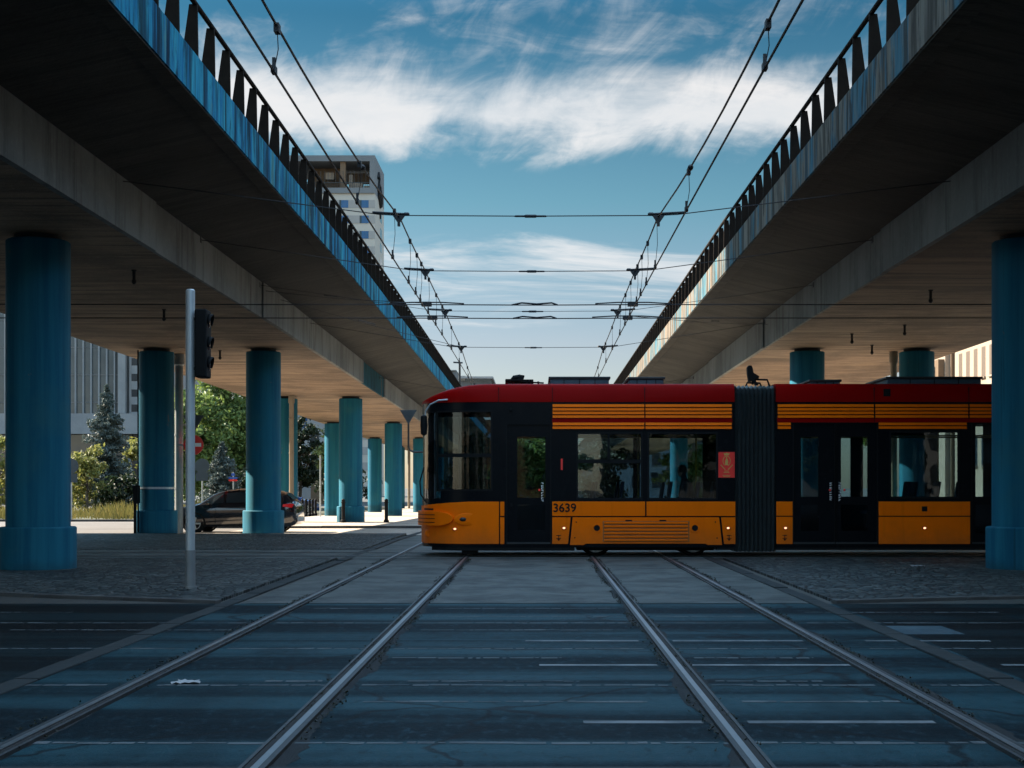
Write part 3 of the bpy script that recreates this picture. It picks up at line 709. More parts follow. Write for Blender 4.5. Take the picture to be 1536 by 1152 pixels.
# black body shells, near and far side
for name, xa, xb, holes in (('front_body_shell', XN, T(XE1), win1+[door1]), ('middle_body_shell', T(X2), T(XE2), win2+doors2), ('rear_body_shell', T(X3), T(XE3), win3)):
    mb = MB(); ws = [(-1.93 if xa == XN else 99, -1.93, 0, 0)] if False else []
    front = [(XN-1, XN+.42, Z(748), Z(618))] if xa == XN else []
    patch(mb, xa, xb, z0b, z1b, -1, holes+front, xs=[XN+.42] if front else ())
    mb.build(name, M['black'], tram, smooth=True)
    mb = MB(); fh = [h for h in holes if h is not door1] + ([hole(772,860,650,748)] if xa == XN else [])
    fh = [(h[0],h[1],max(h[2],Z(748)),h[3]) for h in fh]
    patch(mb, xa, xb, z0b, z1b, 1, fh+front, xs=[XN+.42] if front else ()); mb.build('far_side_shell', M['black'], tram, smooth=True)
    for h in dict.fromkeys(list(holes) + fh):
        if h in (door1, *doors2) : continue
        for sd_ in ((-1,1) if (h in holes and h in fh) else (1,) if h in fh else (-1,)):
            mb = MB(); patch(mb, h[0]-.005, h[1]+.005, h[2]-.005, h[3]+.005, sd_, off=-.012, th=.012); w = mb.build('window', M['glass'], tram, smooth=True)
            if sd_ == -1:
                fr = MB(); fw = .022
                patch(fr, h[0]-fw, h[1]+fw, h[2]-fw, h[3]+fw, -1, [(h[0]+.012,h[1]-.012,h[2]+.012,h[3]-.012)], off=.004, th=.012)
                zm = {655:Z(683),866:Z(692)}.get(round(h[0]*SC+805))
                if zm: patch(fr, h[0], h[1], zm-.035, zm+.035, -1, off=-.002, th=.02)
                if round(h[0]*SC+805) == 866: patch(fr, T(913)-.02, T(913)+.02, zm, h[3], -1, off=-.002, th=.02)
                fr.build('frame', M['rubber'], w, smooth=True)
# windscreen wraps round the nose
mb = MB()
for sd_ in (-1,1): patch(mb, XN, XN+.43, Z(749), Z(617), sd_, off=-.012, th=.012)
mb.build('windscreen', M['glass'], tram, smooth=True)
# red cornice with a roof that drops at the nose
def outline(xe):
    xs = NOSE + [xe]
    near = [(x, -1) for x in xs]; far = [(x, 1) for x in xs]
    return far[::-1] + near[1:]
def rooftop(x): 
    u = min(max((x-XN)/1.5, 0), 1); return Z(598) + (Z(575)-Z(598))*(1-(1-u)**2.4)
mb = MB()
ol = outline(T(XE1)-.004)
def ring(lev, inset, cap=False):
    out = []
    for x, sd_ in ol:
        px, py = shell(x, sd_, -inset)
        out.append((px, py, Z(603) + (rooftop(x)-Z(603))*lev))
    return out
mb.loft([ring(0,-.012), ring(.25,-.014), ring(.62,.002), ring(.86,.03), ring(.97,.075), ring(1.0,.14)])
cor = mb.build('front_cornice', M['red'], tram, smooth=True)
for nm, a, b in (('middle_cornice', X2, XE2), ('rear_cornice', X3, XE3)):
    mb = MB()
    def rr(x): 
        pr = [(-.012,0),(-.014,.25),(.002,.62),(.03,.86),(.075,.97),(.14,1)]
        L = [(x, YC-HW+i, Z(603)+(Z(575)-Z(603))*l) for i, l in pr]; Rr = [(x, YC+HW-i, Z(603)+(Z(575)-Z(603))*l) for i, l in pr[::-1]]
        return L+Rr
    mb.loft([rr(T(a)), rr(T(b))]); mb.build(nm, M['red'], tram, smooth=True)
mb = MB()
for px in (748, 828.5, 967, 1311, 1453, 1560): mb.box(T(px)-.006, T(px)+.006, YF-.017, YF+.02, Z(603), Z(581))
mb.build('cornice_seam', M['rubber'], tram)
# striped louvre panels
def stripes(a, b, low, seam):
    mb = MB()
    for i in range(4): zz = Z(606.3+5.43*i); mb.prism([(YF-.026,zz-.052),(YF-.004,zz),(YF+.01,zz),(YF+.01,zz-.052)], 'x', T(a), T(b))
    for lo in low:
        for i in range(2): zz = Z(633.8+5.43*i); mb.prism([(YF-.026,zz-.052),(YF-.004,zz),(YF+.01,zz),(YF+.01,zz-.052)], 'x', T(lo[0]), T(lo[1]))
    p = mb.build('louvre_panel', M['orange'], tram)
    bk = MB(); patch(bk, T(a)-.01, T(b)+.01, Z(633.6), Z(627.6), off=.006, th=.02); bk.build('red_strip', M['red'], p)
stripes(829, 966.3, [(829,966.3)], 0); stripes(968.3, 1097.5, [(968.3,1097.5)], 0)
stripes(1166.5, 1310.5, [(1166.5,1186)], 0); stripes(1313, 1452, [(1318,1450)], 0); stripes(1454.5, 1632, [(1540,1630)], 0); stripes(1700,2046,[(1700,2046)],0)
# orange lower panels
tl = lambda x: Z(752.5) - .085*(1-min(1,max(0,(x-XN)/1.0)))**1.5
mb = MB(); patch(mb, XN, T(748.5), Z(816), Z(752.5), off=.016, th=.03, zf=lambda x, z: z if z < Z(800) else tl(x))
patch(mb, XN, T(748.5), Z(816), Z(752.5), 1, off=.016, th=.03, zf=lambda x, z: z if z < Z(800) else tl(x))
nose = mb.build('nose_panel', M['orange'], tram, smooth=True, bevel=.006)
def zfb(x, z):
    t = min(1, max(0, (x-T(655))/(T(681)-T(655)))); zc = Z(778.2); return zc + (z-zc)*math.sqrt(max(0,1-t*t))
bx = [T(v) for v in (655,661,666,670,674,677,679.3,680.6,681)]
mb = MB()
for sd_ in (-1,1):
    patch(mb, XN, T(681), Z(789), Z(767.5), sd_, off=.085, th=.09, zf=zfb, xs=bx, zs=[Z(771),Z(775),Z(778.2),Z(782),Z(786)])
bum = mb.build('bumper', M['orange'], tram, smooth=True, bevel=.012)
mb = MB()
for zz in (772.5, 778.2, 784): patch(mb, XN+.0, T(655), Z(zz)-.006, Z(zz)+.006, off=.089, th=.01)
mb.build('bumper_groove', M['rubber'], bum)
mb = MB(); xx, yy = shell(T(641), -1, .018)
mb.lathe([(.062,0),(.062,-.012),(.045,-.014)], (xx,yy,Z(801)), 'y', 20); mb.build('towing_cover', M['orange'], nose, smooth=True)
mb = MB(); xx, yy = shell(T(704), -1, .016)
for i in range(1): mb.lathe([(.30,.004),(.27,-.004),(.1,.0)], (xx,yy,Z(779)), 'y', 28)
rec = mb.build('lamp_recess', M['orange'], nose, smooth=True)
for vtx in rec.data.vertices: vtx.co.z = Z(779) + (vtx.co.z-Z(779))*.42
mb = MB(); xx, yy = shell(T(694.5), -1, .016); mb.lathe([(.068,.0),(.062,-.03),(.03,-.05)], (xx,yy,Z(779)), 'y', 16)
tl_ = mb.build('turn_signal', M['darkmetal'], tram, smooth=True)
for vtx in tl_.data.vertices: vtx.co.z = Z(779) + (vtx.co.z-Z(779))*.6
mb = MB(); patch(mb, T(634), T(649), Z(765.5), Z(763), off=.02, th=.01); mb.build('nose_slot', M['rubber'], nose)
pp('lower_panel', M['orange'], (750.3,756.5,752.5,774), parent=tram, off=.012, th=.025, bevel=.004)
pp('lower_panel', M['orange'], (750.3,756.5,776,816), parent=tram, off=.012, th=.025, bevel=.004)
pp('lower_panel', M['orange'], (828.3,967.6,752.3,774), parent=tram, off=.014, th=.028, bevel=.004)
pp('lower_panel', M['orange'], (969.8,1103,752.3,774), parent=tram, off=.014, th=.028, bevel=.004)
def poly_panel(pts, name, off=.014, mat='orange', bevel=.004, th=.028):
    mb = MB(); mb.prism([(T(x), Z(y)) for x, y in pts], 'y', YF-off, YF-off+th); return mb.build(name, M[mat], tram, bevel=bevel)
poly_panel([(828.3,776),(856,776),(852,816),(828.3,816)], 'lower_panel')
poly_panel([(1081.5,776),(1103,776),(1103,816),(1086,816)], 'lower_panel')
bog = poly_panel([(859,776),(1078.7,776),(1083,817.5),(1062,817.5),(1058,815.5),(879,815.5),(875,817.5),(855,817.5)], 'bogie_cover')
mb = MB()
for i in range(6): zz = Z(784+5.2*i); mb.box(T(906), T(1032), YF-.034, YF-.013, zz-.022, zz+.016)
mb.build('louvre', M['orange'], bog, bevel=.006)
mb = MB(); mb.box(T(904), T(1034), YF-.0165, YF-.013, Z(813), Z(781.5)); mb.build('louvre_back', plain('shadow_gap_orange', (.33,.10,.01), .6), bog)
for px in (895.3, 1042.3):
    mb = MB(); mb.lathe([(.085,0),(.085,-.012),(.06,-.012),(.06,.0)], (T(px),YF-.014,Z(792)), 'y', 24); pt = mb.build('wheel_port', M['orange'], bog, smooth=True)
    mb = MB(); mb.lathe([(.058,-.004),(.058,-.0065)], (T(px),YF-.014,Z(792)), 'y', 24); mb.build('port_opening', M['rubber'], bog)
for px, py in ((864.5,783),(862.3,806.5),(1073,783),(1075.5,807)):
    mb = MB(); mb.lathe([(.014,0),(.012,-.008)], (T(px),YF-.013,Z(py)), 'y', 10); mb.build('bolt', M['rubber'], bog)
for px in (943, 994):
    mb = MB(); mb.box(T(px-5), T(px+5), YF-.0175, YF-.01, Z(781.8), Z(779.8)); mb.build('latch', M['rubber'], bog)
for a, b in ((1164.5,1188.8),(1318,1455),(1540,1634)):
    pp('lower_panel', M['orange'], (a,b,752.3,773.6), off=.014, th=.028, bevel=.004)
    pp('lower_panel', M['orange'], (a,b,775.2,816), off=.014, th=.028, bevel=.004)
pp('lower_panel', M['orange'], (1698,2048,752.3,773.6), off=.014, th=.028, bevel=.004); pp('lower_panel', M['orange'], (1698,2048,775.2,816), off=.014, th=.028, bevel=.004)
# far side lower panels
mb = MB()
for a, b in ((750,1103),(1164,1634),(1698,2048)): patch(mb, T(a), T(b), Z(816), Z(752.5), 1, off=.014, th=.028)
mb.build('far_lower_panel', M['orange'], tram)
# little lit side markers, jacking marks, sockets
for px in (682.5, 846, 1092, 1178, 1386.5):
    xx, yy = shell(T(px), -1, .017)
    if px < 700: zz = Z(793.5)
    else: zz = Z(792)
    mb = MB(); mb.lathe([(.05,.0),(.044,-.014)], (xx,yy,zz), 'y', 14); bz = mb.build('side_marker', plain('marker_bezel', (.35,.09,.03), .4) if px == 682.5 else bpy.data.materials['marker_bezel'], tram)
    for vtx in bz.data.vertices: vtx.co.z = zz + (vtx.co.z-zz)*.6
    mb = MB(); mb.lathe([(.026,-.012),(.022,-.022),(.01,-.026)], (xx,yy,zz), 'y', 14); lm = mb.build('lens', M['marker'], bz, smooth=True)
    for vtx in lm.data.vertices: vtx.co.z = zz + (vtx.co.z-zz)*.7
for px in (838, 1093.5, 1177):
    mb = MB(); zz = Z(807); y0_, y1_ = YF-.0175, YF-.013
    mb.box(T(px)-.045, T(px)+.045, y0_, y1_, zz+.045, zz+.056); mb.box(T(px)-.045, T(px)+.045, y0_, y1_, zz-.012, zz+.0)
    mb.box(T(px)-.006, T(px)+.006, y0_-.001, y1_, zz-.05, zz+.06); mb.prism([(T(px)-.03,zz-.02),(T(px)+.03,zz-.02),(T(px),zz-.055)], 'y', y0_-.001, y1_)
    mb.build('jacking_mark', M['rubber'], tram)
mb = MB(); mb.box(T(1382.5), T(1390.5), YF-.02, YF-.012, Z(767), Z(759.5)); mb.build('socket_cover', M['rubber'], tram)
mb = MB(); mb.box(T(1325), T(1335.5), YF-.016, YF+.0, Z(594.5), Z(583.5)); mb.build('destination_vent', M['rubber'], tram)
mb = MB(); patch(mb, T(841.2), T(844.2), Z(705), Z(688), off=.006, th=.01); mb.build('red_sticker', M['signred'], tram)
# fleet number
def text(s, x, y, z, size, mat, parent, name, ext=.002, rz=0, bold=0):
    c = bpy.data.curves.new(name, 'FONT'); c.body = s; c.size = size; c.extrude = ext; c.align_x = 'LEFT'; c.offset = bold
    o = bpy.data.objects.new(name, c); COL.objects.link(o); o.rotation_euler = (R(90), 0, rz); o.location = (x, y, z); c.materials.append(M[mat])
    me = bpy.data.meshes.new_from_object(o.evaluated_get(bpy.context.evaluated_depsgraph_get())); bpy.data.objects.remove(o)
    me.name = name; o = bpy.data.objects.new(name, me); COL.objects.link(o); o.rotation_euler = (R(90), 0, rz); o.location = (x, y, z)
    if parent: attach(o, parent)
    return o
text('3639', T(829.3), YF-.0185, Z(767.6), .225, 'rubber', tram, 'fleet_number', bold=.004)
# red emblem poster
mb = MB(); patch(mb, T(1077.5), T(1102), Z(716.5), Z(678), off=.012, th=.02); pos_ = mb.build('emblem_poster', M['signred'], tram)
eb = MB(); ex = T(1089.8); yy0, yy1 = YF-.0155, YF-.0125
def earc(cx, cz, rx, rz, a0, a1, w, n=16):
    for i in range(n):
        p, q = R(a0+(a1-a0)*i/n), R(a0+(a1-a0)*(i+1)/n)
        P = [(cx+rx*math.cos(p), cz+rz*math.sin(p)),(cx+rx*math.cos(q), cz+rz*math.sin(q)),(cx+(rx-w)*math.cos(q), cz+(rz-w)*math.sin(q)),(cx+(rx-w)*math.cos(p), cz+(rz-w)*math.sin(p))]
        eb.prism(P, 'y', yy0, yy1)
eb.prism([(ex-.05,Z(681.5)),(ex-.06,Z(679.3)),(ex-.03,Z(680.4)),(ex,Z(679)),(ex+.03,Z(680.4)),(ex+.06,Z(679.3)),(ex+.05,Z(681.5)),(ex+.04,Z(683)),(ex-.04,Z(683))], 'y', yy0, yy1)
earc(ex, Z(691.5), .075, .10, -60, 240, .010)
eb.prism([(ex-.012,Z(687.5)),(ex+.012,Z(687.5)),(ex+.03,Z(692)),(ex+.022,Z(696)),(ex+.04,Z(698.5)),(ex,Z(697.5)),(ex-.03,Z(698)),(ex-.03,Z(692))], 'y', yy0, yy1)
eb.lathe([(.012,0),(.012,.003)], (ex,yy0,Z(686)), 'y', 10)
for sg in (-1,1):
    for k in range(5):
        a = .02+.018*k; z_ = Z(705-1.5*k)
        eb.prism([(ex+sg*a,z_),(ex+sg*(a+.03),z_+.012),(ex+sg*(a+.012),z_+.03)], 'y', yy0-.0005*k, yy1)
for zq, w in ((706.5,.04),(708.5,.055),(713,.075),(714.8,.06)):
    n = 7
    for k in range(n): eb.box(ex-w+2*w*k/n, ex-w+2*w*(k+.72)/n, yy0, yy1, Z(zq)-.009, Z(zq)+.006)
eb.build('emblem', M['gold'], pos_)
# doors
def door(a, b, y0, y1, panes, handles, name='door'):
    mb = MB(); hs = [hole(*p) for p in panes]
    patch(mb, T(a), T(b), Z(y1), Z(y0), holes=hs, off=-.03, th=.04); dd = mb.build(name, M['black'], tram)
    for h in hs:
        m2 = MB(); patch(m2, h[0]-.004, h[1]+.004, h[2]-.004, h[3]+.004, off=-.045, th=.01); m2.build('pane', M['glass'], dd)
    m2 = MB()
    for px, py in handles:
        m2.lathe([(.022,0),(.022,-.018),(.012,-.022)], (T(px),YF+.03,Z(py)), 'y', 12)
    if handles: m2.build('door_button', M['signred'], dd)
    m2 = MB(); m2.box(T(a)+.005, T(b)-.005, YF-.02, YF+.03, Z(y1), Z(y1)+.035); m2.build('sill', M['darkmetal'], dd)
    m2 = MB(); patch(m2, T(a)-.012, T(a)+.012, Z(y1), Z(y0), off=.002, th=.02); patch(m2, T(b)-.012, T(b)+.012, Z(y1), Z(y0), off=.002, th=.02); m2.build('seal', M['rubber'], dd)
    return dd
door(760, 826, 637, 816, [(776,818,655,747),(776,818,757,795)], [(809,735)])
door(1190, 1252.5, 636, 816, [(1202,1228,655,745),(1202,1228,757,796)], [(1245,735)])
door(1253.5, 1316, 636, 816, [(1262,1302,655,745),(1262,1302,757,796)], [(1267,735)])
door(1458, 1532, 632, 816, [(1464,1526,636,745),(1464,1526,757,800)], [])
# white vertical lettering strips beside the door buttons
lt = MB()
for px in (813.5, 1246.5, 1260):
    z = Z(724)
    while z > Z(751):
        h = rnd.uniform(.018,.03); k = rnd.choice((0,1,2)); y0_ = YF+.018 
        xx = T(px)
        lt.box(xx-.02, xx+.02, y0_, y0_+.006, z-.007, z)
        lt.box(xx-.02 + (.026 if k == 1 else 0), xx-.007 + (.026 if k == 1 else 0), y0_+.0005, y0_+.006, z-h, z)
        if k == 2: lt.box(xx-.02, xx+.02, y0_+.001, y0_+.006, z-h-.006, z-h)
        z -= h+.022
lt.build('door_lettering', M['white'], tram)
# bellows
def bellows(a, b, nm='bellows'):
    n = 20; rings = []
    for i in range(n+1):
        x = T(a)+(T(b)-T(a))*i/n; ins = .0 if i % 2 else .05
        zt_, zb_, w = Z(577)-ins, Z(828)+ins*.4, HW-.02-ins
        rings.append([(x,YC-w,zb_),(x,YC-w,zt_-.14),(x,YC-w+.05,zt_-.04),(x,YC-w+.16,zt_),(x,YC+w-.16,zt_),(x,YC+w-.05,zt_-.04),(x,YC+w,zt_-.14),(x,YC+w,zb_)])
    mb = MB(); mb.loft(rings); return mb.build(nm, M['bellows'], tram)
bellows(1101.5, 1164.5); bellows(1637, 1695)
mb = MB()
for i in range(10): x = T(1106.8)+(T(1159)-T(1106.8))*i/9; mb.tube([(x,YC-HW+.0,Z(640)),(x,YC-HW+.0,Z(590))], .006, 6)
mb.build('bellows_cord', M['darkmetal'], tram)
# floor, interior, partitions, seats, grab poles
mb = MB(); mb.box(T(712), T(XE1), YC-HW+.08, YC+HW-.08, .30, .38); mb.box(T(X2), T(XE2), YC-HW+.08, YC+HW-.08, .30, .38); mb.box(T(X3), T(XE3), YC-HW+.08, YC+HW-.08, .30, .38)
mb.box(T(XE1)+.0, T(X2), YC-.8, YC+.8, .31, .37)
mb.build('floor', M['interior'], tram)
mb = MB(); mb.box(T(742), T(746), YC-HW+.07, YC+HW-.07, .39, 2.9); mb.box(T(XE3)-.05, T(XE3)-.02, YC-HW+.06, YC+HW-.06, .39, 2.95)
mb.build('partition', M['black'], tram)
mb = MB(); mb.box(T(660), T(735), YC-.85, YC+.85, .39, 1.1); mb.box(T(668), T(682), YC-.6, YC+.6, 1.1, 1.32); mb.build('driver_desk', M['rubber'], tram)
def seat(x, y, face):
    mb = MB()
    mb.box(x-.21, x+.21, y-.21, y+.21, .80, .86); b_ = x - face*-.20
    mb.prism([(x+face*.19,.86),(x+face*.24,.86),(x+face*.33,1.45),(x+face*.28,1.45)], 'y', y-.21, y+.21)
    mb.box(x-.08, x+.1, y-.15, y+.15, .38, .80)
    mb.build('passenger_seat', M['seat'], tram, bevel=.02)
for px in (872, 912, 985, 1027, 1066): 
    for y in (YC-.82, YC+.82): seat(T(px), y, 1)
for px in (1345, 1390, 1425, 1560, 1600):
    for y in (YC-.82, YC+.82): seat(T(px), y, 1)
mb = MB()
for px, y in ((852,YC-.5),(966,YC+.4),(1050,YC-.5),(1186,YC-.5),(1255,YC+.3),(1322,YC-.5),(1442,YC+.4),(1540,YC-.4)): mb.tube([(T(px),y,.38),(T(px),y,2.9)], .017, 8)
for y in (YC-.5, YC+.5): mb.tube([(T(760),y,2.35),(T(1095),y,2.35)], .015, 8); mb.tube([(T(1170),y,2.35),(T(1630),y,2.35)], .015, 8)
mb.build('grab_pole', M['pole_yellow'], tram, smooth=True)
mb = MB(); mb.box(T(990), T(1001), YC+.95, YC+.99, Z(715), Z(707)); mb.build('notice', M['paper'], tram)
# undercarriage and wheels
mb = MB(); mb.box(T(705), T(858), YF+.10, YC+HW-.1, .13, .30); mb.box(T(692), T(716), YF+.12, YF+.5, .05, .14); mb.box(T(866), T(1074), YF+.30, YC+HW-.3, .12, .30)
mb.box(T(1074), T(XE1), YF+.06, YC+HW-.06, .14, .31); mb.box(T(X2), T(XE2), YF+.05, YC+HW-.05, .15, .31); mb.box(T(X3), T(XE3), YF+.1, YC+HW-.1, .13, .31)
mb.build('undercarriage', M['rubber'], tram, bevel=.01)
mb = MB(); patch(mb, T(645), T(862), Z(826), Z(817), off=-.01, th=.03); patch(mb, T(1164), T(1634), Z(825), Z(817), off=-.01, th=.03); patch(mb, T(1076), T(1103), Z(825), Z(817), off=-.01, th=.03); mb.build('skirt', M['rubber'], tram)
for px in (895, 1043, 1750, 1880):
    for y in (27.65, 29.085):
        s_ = -1 if y < 28 else 1
        mb = MB(); mb.lathe([(.20,y-.07*-s_*-1),(.29,y-.06),(.295,y+.06),(.31,y+.075)] if False else [(.22,-.075),(.285,-.065),(.295,.04),(.325,.05),(.325,.075)], (T(px), y, .325), 'y', 36)
        w = mb.build('wheel', M['rubber'], tram, smooth=True)
        mb = MB(); mb.lathe([(.19,-.06),(.215,-.085),(.235,-.085),(.25,-.07)], (T(px), y, .325), 'y', 36, ring=True); mb.build('rim', M['alu'], w, smooth=True)
        mb = MB(); mb.lathe([(.07,-.12),(.09,-.07),(.13,-.06)], (T(px), y, .325), 'y', 24); mb.build('hub', M['darkmetal'], w, smooth=True)
# mirror arm and wiper at the nose
mb = MB()
x_, y_ = shell(T(672), -1, .03); x2, y2 = shell(T(650), -1, .12); x3, y3 = shell(T(646), -1, .16)
mb.tube([(x_,y_,Z(599)),((x_+x2)/2,(y_+y2)/2-.04,Z(600)),(x2,y2,Z(606)),(x3,y3,Z(616)),(x3,y3,Z(626))], .016, 8); ma = mb.build('mirror_arm', M['alu'], tram, smooth=True)
mb = MB(); mb.lathe([(.02,-.2),(.06,-.17),(.07,0),(.06,.17),(.02,.2)], (x3-.03,y3,Z(637)), 'z', 14); mb.build('mirror', M['rubber'], ma, smooth=True)
mb = MB(); q = [shell(XN+.10, -1, .03), shell(XN+.06, -1, .05), shell(XN+.10, -1, .04)]
mb.tube([(q[0][0],q[0][1],Z(700)),(q[1][0]-.03,q[1][1],Z(722)),(q[1][0]-.01,q[1][1],Z(742)),(q[2][0]+.06,q[2][1]-.02,Z(755))], .013, 8); mb.build('wiper', M['rubber'], tram)
xx, yy = shell(T(737), -1, .01)
mb = MB(); mb.box(T(765.5), T(768.5), YF-.06, YF, Z(760), Z(755)); mb.lathe([(.03,0),(.03,-.05)], (T(766),YF,Z(614)), 'y', 12); mb.build('camera_pod', M['rubber'], tram)
# roof gear
rt = Z(575)
mb = MB()
mb.box(T(757), T(783), YC-.5, YC+.5, rt+.105, rt+.135); mb.box(T(770), T(800), YC-.45, YC+.45, rt+.08, rt+.13)
for px in (756.5, 761, 789, 795): 
    for y in (YC-.45, YC+.4): mb.box(T(px), T(px+2), y, y+.05, rt-.02, rt+.12)
mb.tube([(T(764),YC-.1,rt+.12),(T(770),YC-.1,rt+.19),(T(778),YC-.1,rt+.20),(T(783),YC-.1,rt+.15)], [.03,.05,.06,.05], 10)
mb.prism([(T(775),rt+.15),(T(784),rt+.15),(T(786),rt+.23),(T(780),rt+.24)], 'y', YC-.2, YC+.1)
mb.tube([(T(784),YC-.3,rt+.09),(T(816),YC-.3,rt+.07)], .016, 8); mb.tube([(T(784),YC+.3,rt+.09),(T(816),YC+.3,rt+.07)], .016, 8); mb.box(T(806), T(809), YC-.35, YC+.35, rt+.06, rt+.10)
mb.build('front_roof_isolator', M['rubber'], tram)
def rbox(a, b, y, nm, w=.85):
    mb = MB(); mb.box(T(a)+.03, T(b)-.03, YC-w, YC+w, rt-.03, Z(y)-.045); bx_ = mb.build(nm, M['bluemetal'], tram, bevel=.012)
    m2 = MB(); m2.box(T(a), T(b), YC-w-.03, YC+w+.03, Z(y)-.045, Z(y)); m2.build('lid', M['darkmetal'], bx_, bevel=.01)
    m2 = MB()
    for k in range(1, 4): x = T(a)+(T(b)-T(a))*k/4; m2.box(x-.008, x+.008, YC-w-.008, YC-w, rt, Z(y)-.05)
    m2.build('seam', M['rubber'], bx_)
rbox(823, 917, 563, 'roof_equipment_box'); rbox(943, 1000, 563.5, 'roof_equipment_box'); rbox(1222, 1272, 566, 'roof_equipment_box', .6); rbox(1335, 1482, 563, 'roof_equipment_box')
rbox(1560, 1630, 564, 'roof_equipment_box')
mb = MB(); mb.box(T(1040), T(1066), YC-.6, YC+.2, rt-.02, rt+.03); mb.build('roof_hatch', M['rubber'], tram)
mb = MB(); y = YC-.6
pq = [(565,95),(573,84),(588,84),(594,100),(598,122),(628,140),(624,151),(602,150),(624,186),(610,186),(590,161),(574,168),(571,150),(567,128)]
mb.prism([(T(960+a/3.387), Z(520+b/3.387)) for a, b in pq], 'y', y-.07, y+.07)
mb.tube([(T(1135),y,rt+.02),(T(1138),y,rt+.12),(T(1158),y,rt+.11),(T(1162),y,rt-.02)], .02, 8); mb.tube([(T(1135),y+.9,rt+.02),(T(1138),y+.9,rt+.12),(T(1158),y+.9,rt+.11),(T(1162),y+.9,rt-.02)], .02, 8)
mb.tube([(T(1138),y,rt+.12),(T(1138),y+.9,rt+.12)], .018, 8); mb.build('roof_damper', M['rubber'], tram, smooth=True)

# ---------------------------------------------------------------- passengers: one continuous skinned body each
def person(label, loc, joints, edges, clothes, hairc):
    me = bpy.data.meshes.new('person'); me.from_pydata([j[0] for j in joints], edges, []); me.update()
    o = bpy.data.objects.new('person', me); COL.objects.link(o); o.location = loc
    sk = o.modifiers.new('skin', 'SKIN'); lay = me.skin_vertices[0] if me.skin_vertices else None
    if lay is None:
        bm = bmesh.new(); bm.from_mesh(me); bm.verts.layers.skin.verify(); bm.to_mesh(me); bm.free(); lay = me.skin_vertices[0]
    for k, j in enumerate(joints):
        lay.data[k].radius = (j[1], j[2] if len(j) > 2 else j[1]); lay.data[k].use_root = (k == 0)
    sk.use_smooth_shade = True; sb = o.modifiers.new('sub', 'SUBSURF'); sb.levels = 1; sb.render_levels = 2
    me.materials.append(clothes)
    tag(o, label, 'person')
    return o
def sitter(label, x, y, phone=True):
    J = [((0,0,.92),.14,.17),((.04,0,1.08),.125,.16),((.05,0,1.28),.125,.17),((.03,0,1.42),.09,.13),((.0,0,1.50),.052),((-.03,0,1.57),.065),((-.045,0,1.66),.088,.078),((-.03,0,1.74),.06),
         ((-.2,-.10,.93),.085),((-.44,-.11,.92),.06),((-.46,-.11,.68),.055),((-.44,-.11,.46),.04),((-.56,-.11,.43),.035),
         ((-.2,.10,.93),.085),((-.44,.11,.92),.06),((-.46,.11,.68),.055),((-.44,.11,.46),.04),((-.56,.11,.43),.035),
         ((.03,-.20,1.38),.058),((.0,-.24,1.13),.045),((-.22,-.17,1.08),.034),((-.31,-.12,1.12),.03),
         ((.03,.20,1.38),.058),((.0,.24,1.13),.045),((-.22,.17,1.08),.034),((-.31,.12,1.12),.03)]
    E = [(0,1),(1,2),(2,3),(3,4),(4,5),(5,6),(6,7),(0,8),(8,9),(9,10),(10,11),(11,12),(0,13),(13,14),(14,15),(15,16),(16,17),(3,18),(18,19),(19,20),(20,21),(3,22),(22,23),(23,24),(24,25)]
    for (hx,hy,hz), sg in (((-.31,-.12,1.12),1),((-.31,.12,1.12),-1)):
        base = 21 if sg == 1 else 25
        for k in range(4):
            J.append(((hx-.05,hy+sg*(.012*k-.018),hz+.03),.009)); E.append((base,len(J)-1)); J.append(((hx-.07-.004*(k%2),hy+sg*(.012*k-.01),hz+.055),.0075)); E.append((len(J)-2,len(J)-1))
        J.append(((hx-.01,hy+sg*.035,hz+.03),.01)); E.append((base,len(J)-1))
    o = person(label, (x,y,0), J, E, M['coat'], None)
    hd = MB(); c = (-.055,0,1.655)
    hd.lathe([(.02,-.115),(.05,-.095),(.068,-.05),(.076,0),(.072,.05),(.05,.09),(.02,.108)], c, 'z', 18)
    hd.prism([(-.135,1.655),(-.155,1.635),(-.128,1.63)], 'y', -.012, .012)
    for sg in (-1,1): hd.lathe([(.02,0),(.024,.008),(.012,.014)] if sg > 0 else [(.012,-.014),(.024,-.008),(.02,0)], (c[0]+.01, sg*.072, 1.65), 'y', 10)
    h_ = hd.build('head', M['skin'], o, smooth=True)
    ey = MB()
    for sg in (-1,1): ey.lathe([(.006,-.004),(.009,0),(.006,.004)], (-.127,sg*.028,1.665), 'x', 8)
    ey.box(-.131,-.126,-.022,.022,1.604,1.610); ey.build('face_features', M['hair'], h_)
    hr = MB(); hr.lathe([(.088,-.03),(.09,.02),(.083,.06),(.058,.105),(.02,.122)], (-.035,0,1.655), 'z', 18); hr.build('hair', M['hair'], o, smooth=True)
    return o
sitter('seated passenger in dark clothes looking down, seen through the tram window beside the red poster', T(1027)+.03, YC-.82)
# ---------------------------------------------------------------- traffic signal, signs, pipes, bollards
px_, Yp = at(285.5, 18.6), 18.6
t = thing('traffic_signal', 'slim grey signal pole with a black three lamp head on the left cobbles', 'traffic signal', (px_, Yp, .045))
mb = MB(); mb.lathe([(.066,.03),(.066,.52)], (px_,Yp,0), n=20); mb.lathe([(.085,.02),(.085,.05)], (px_,Yp,0), n=20); mb.build('pole_base', M['alu_dark'], t, smooth=True)
mb = MB(); mb.lathe([(.060,.52),(.060,zt(436,Yp)),(.045,zt(434,Yp))], (px_,Yp,0), n=20); mb.build('pole', M['alu'], t, smooth=True)
z0, z1 = zt(567,Yp), zt(465,Yp); hx0, hx1 = at(295,Yp), at(313,Yp)
mb = MB(); mb.box(hx0, hx1, Yp-.13, Yp+.15, z0, z1); hd = mb.build('signal_head', M['rubber'], t, bevel=.02)
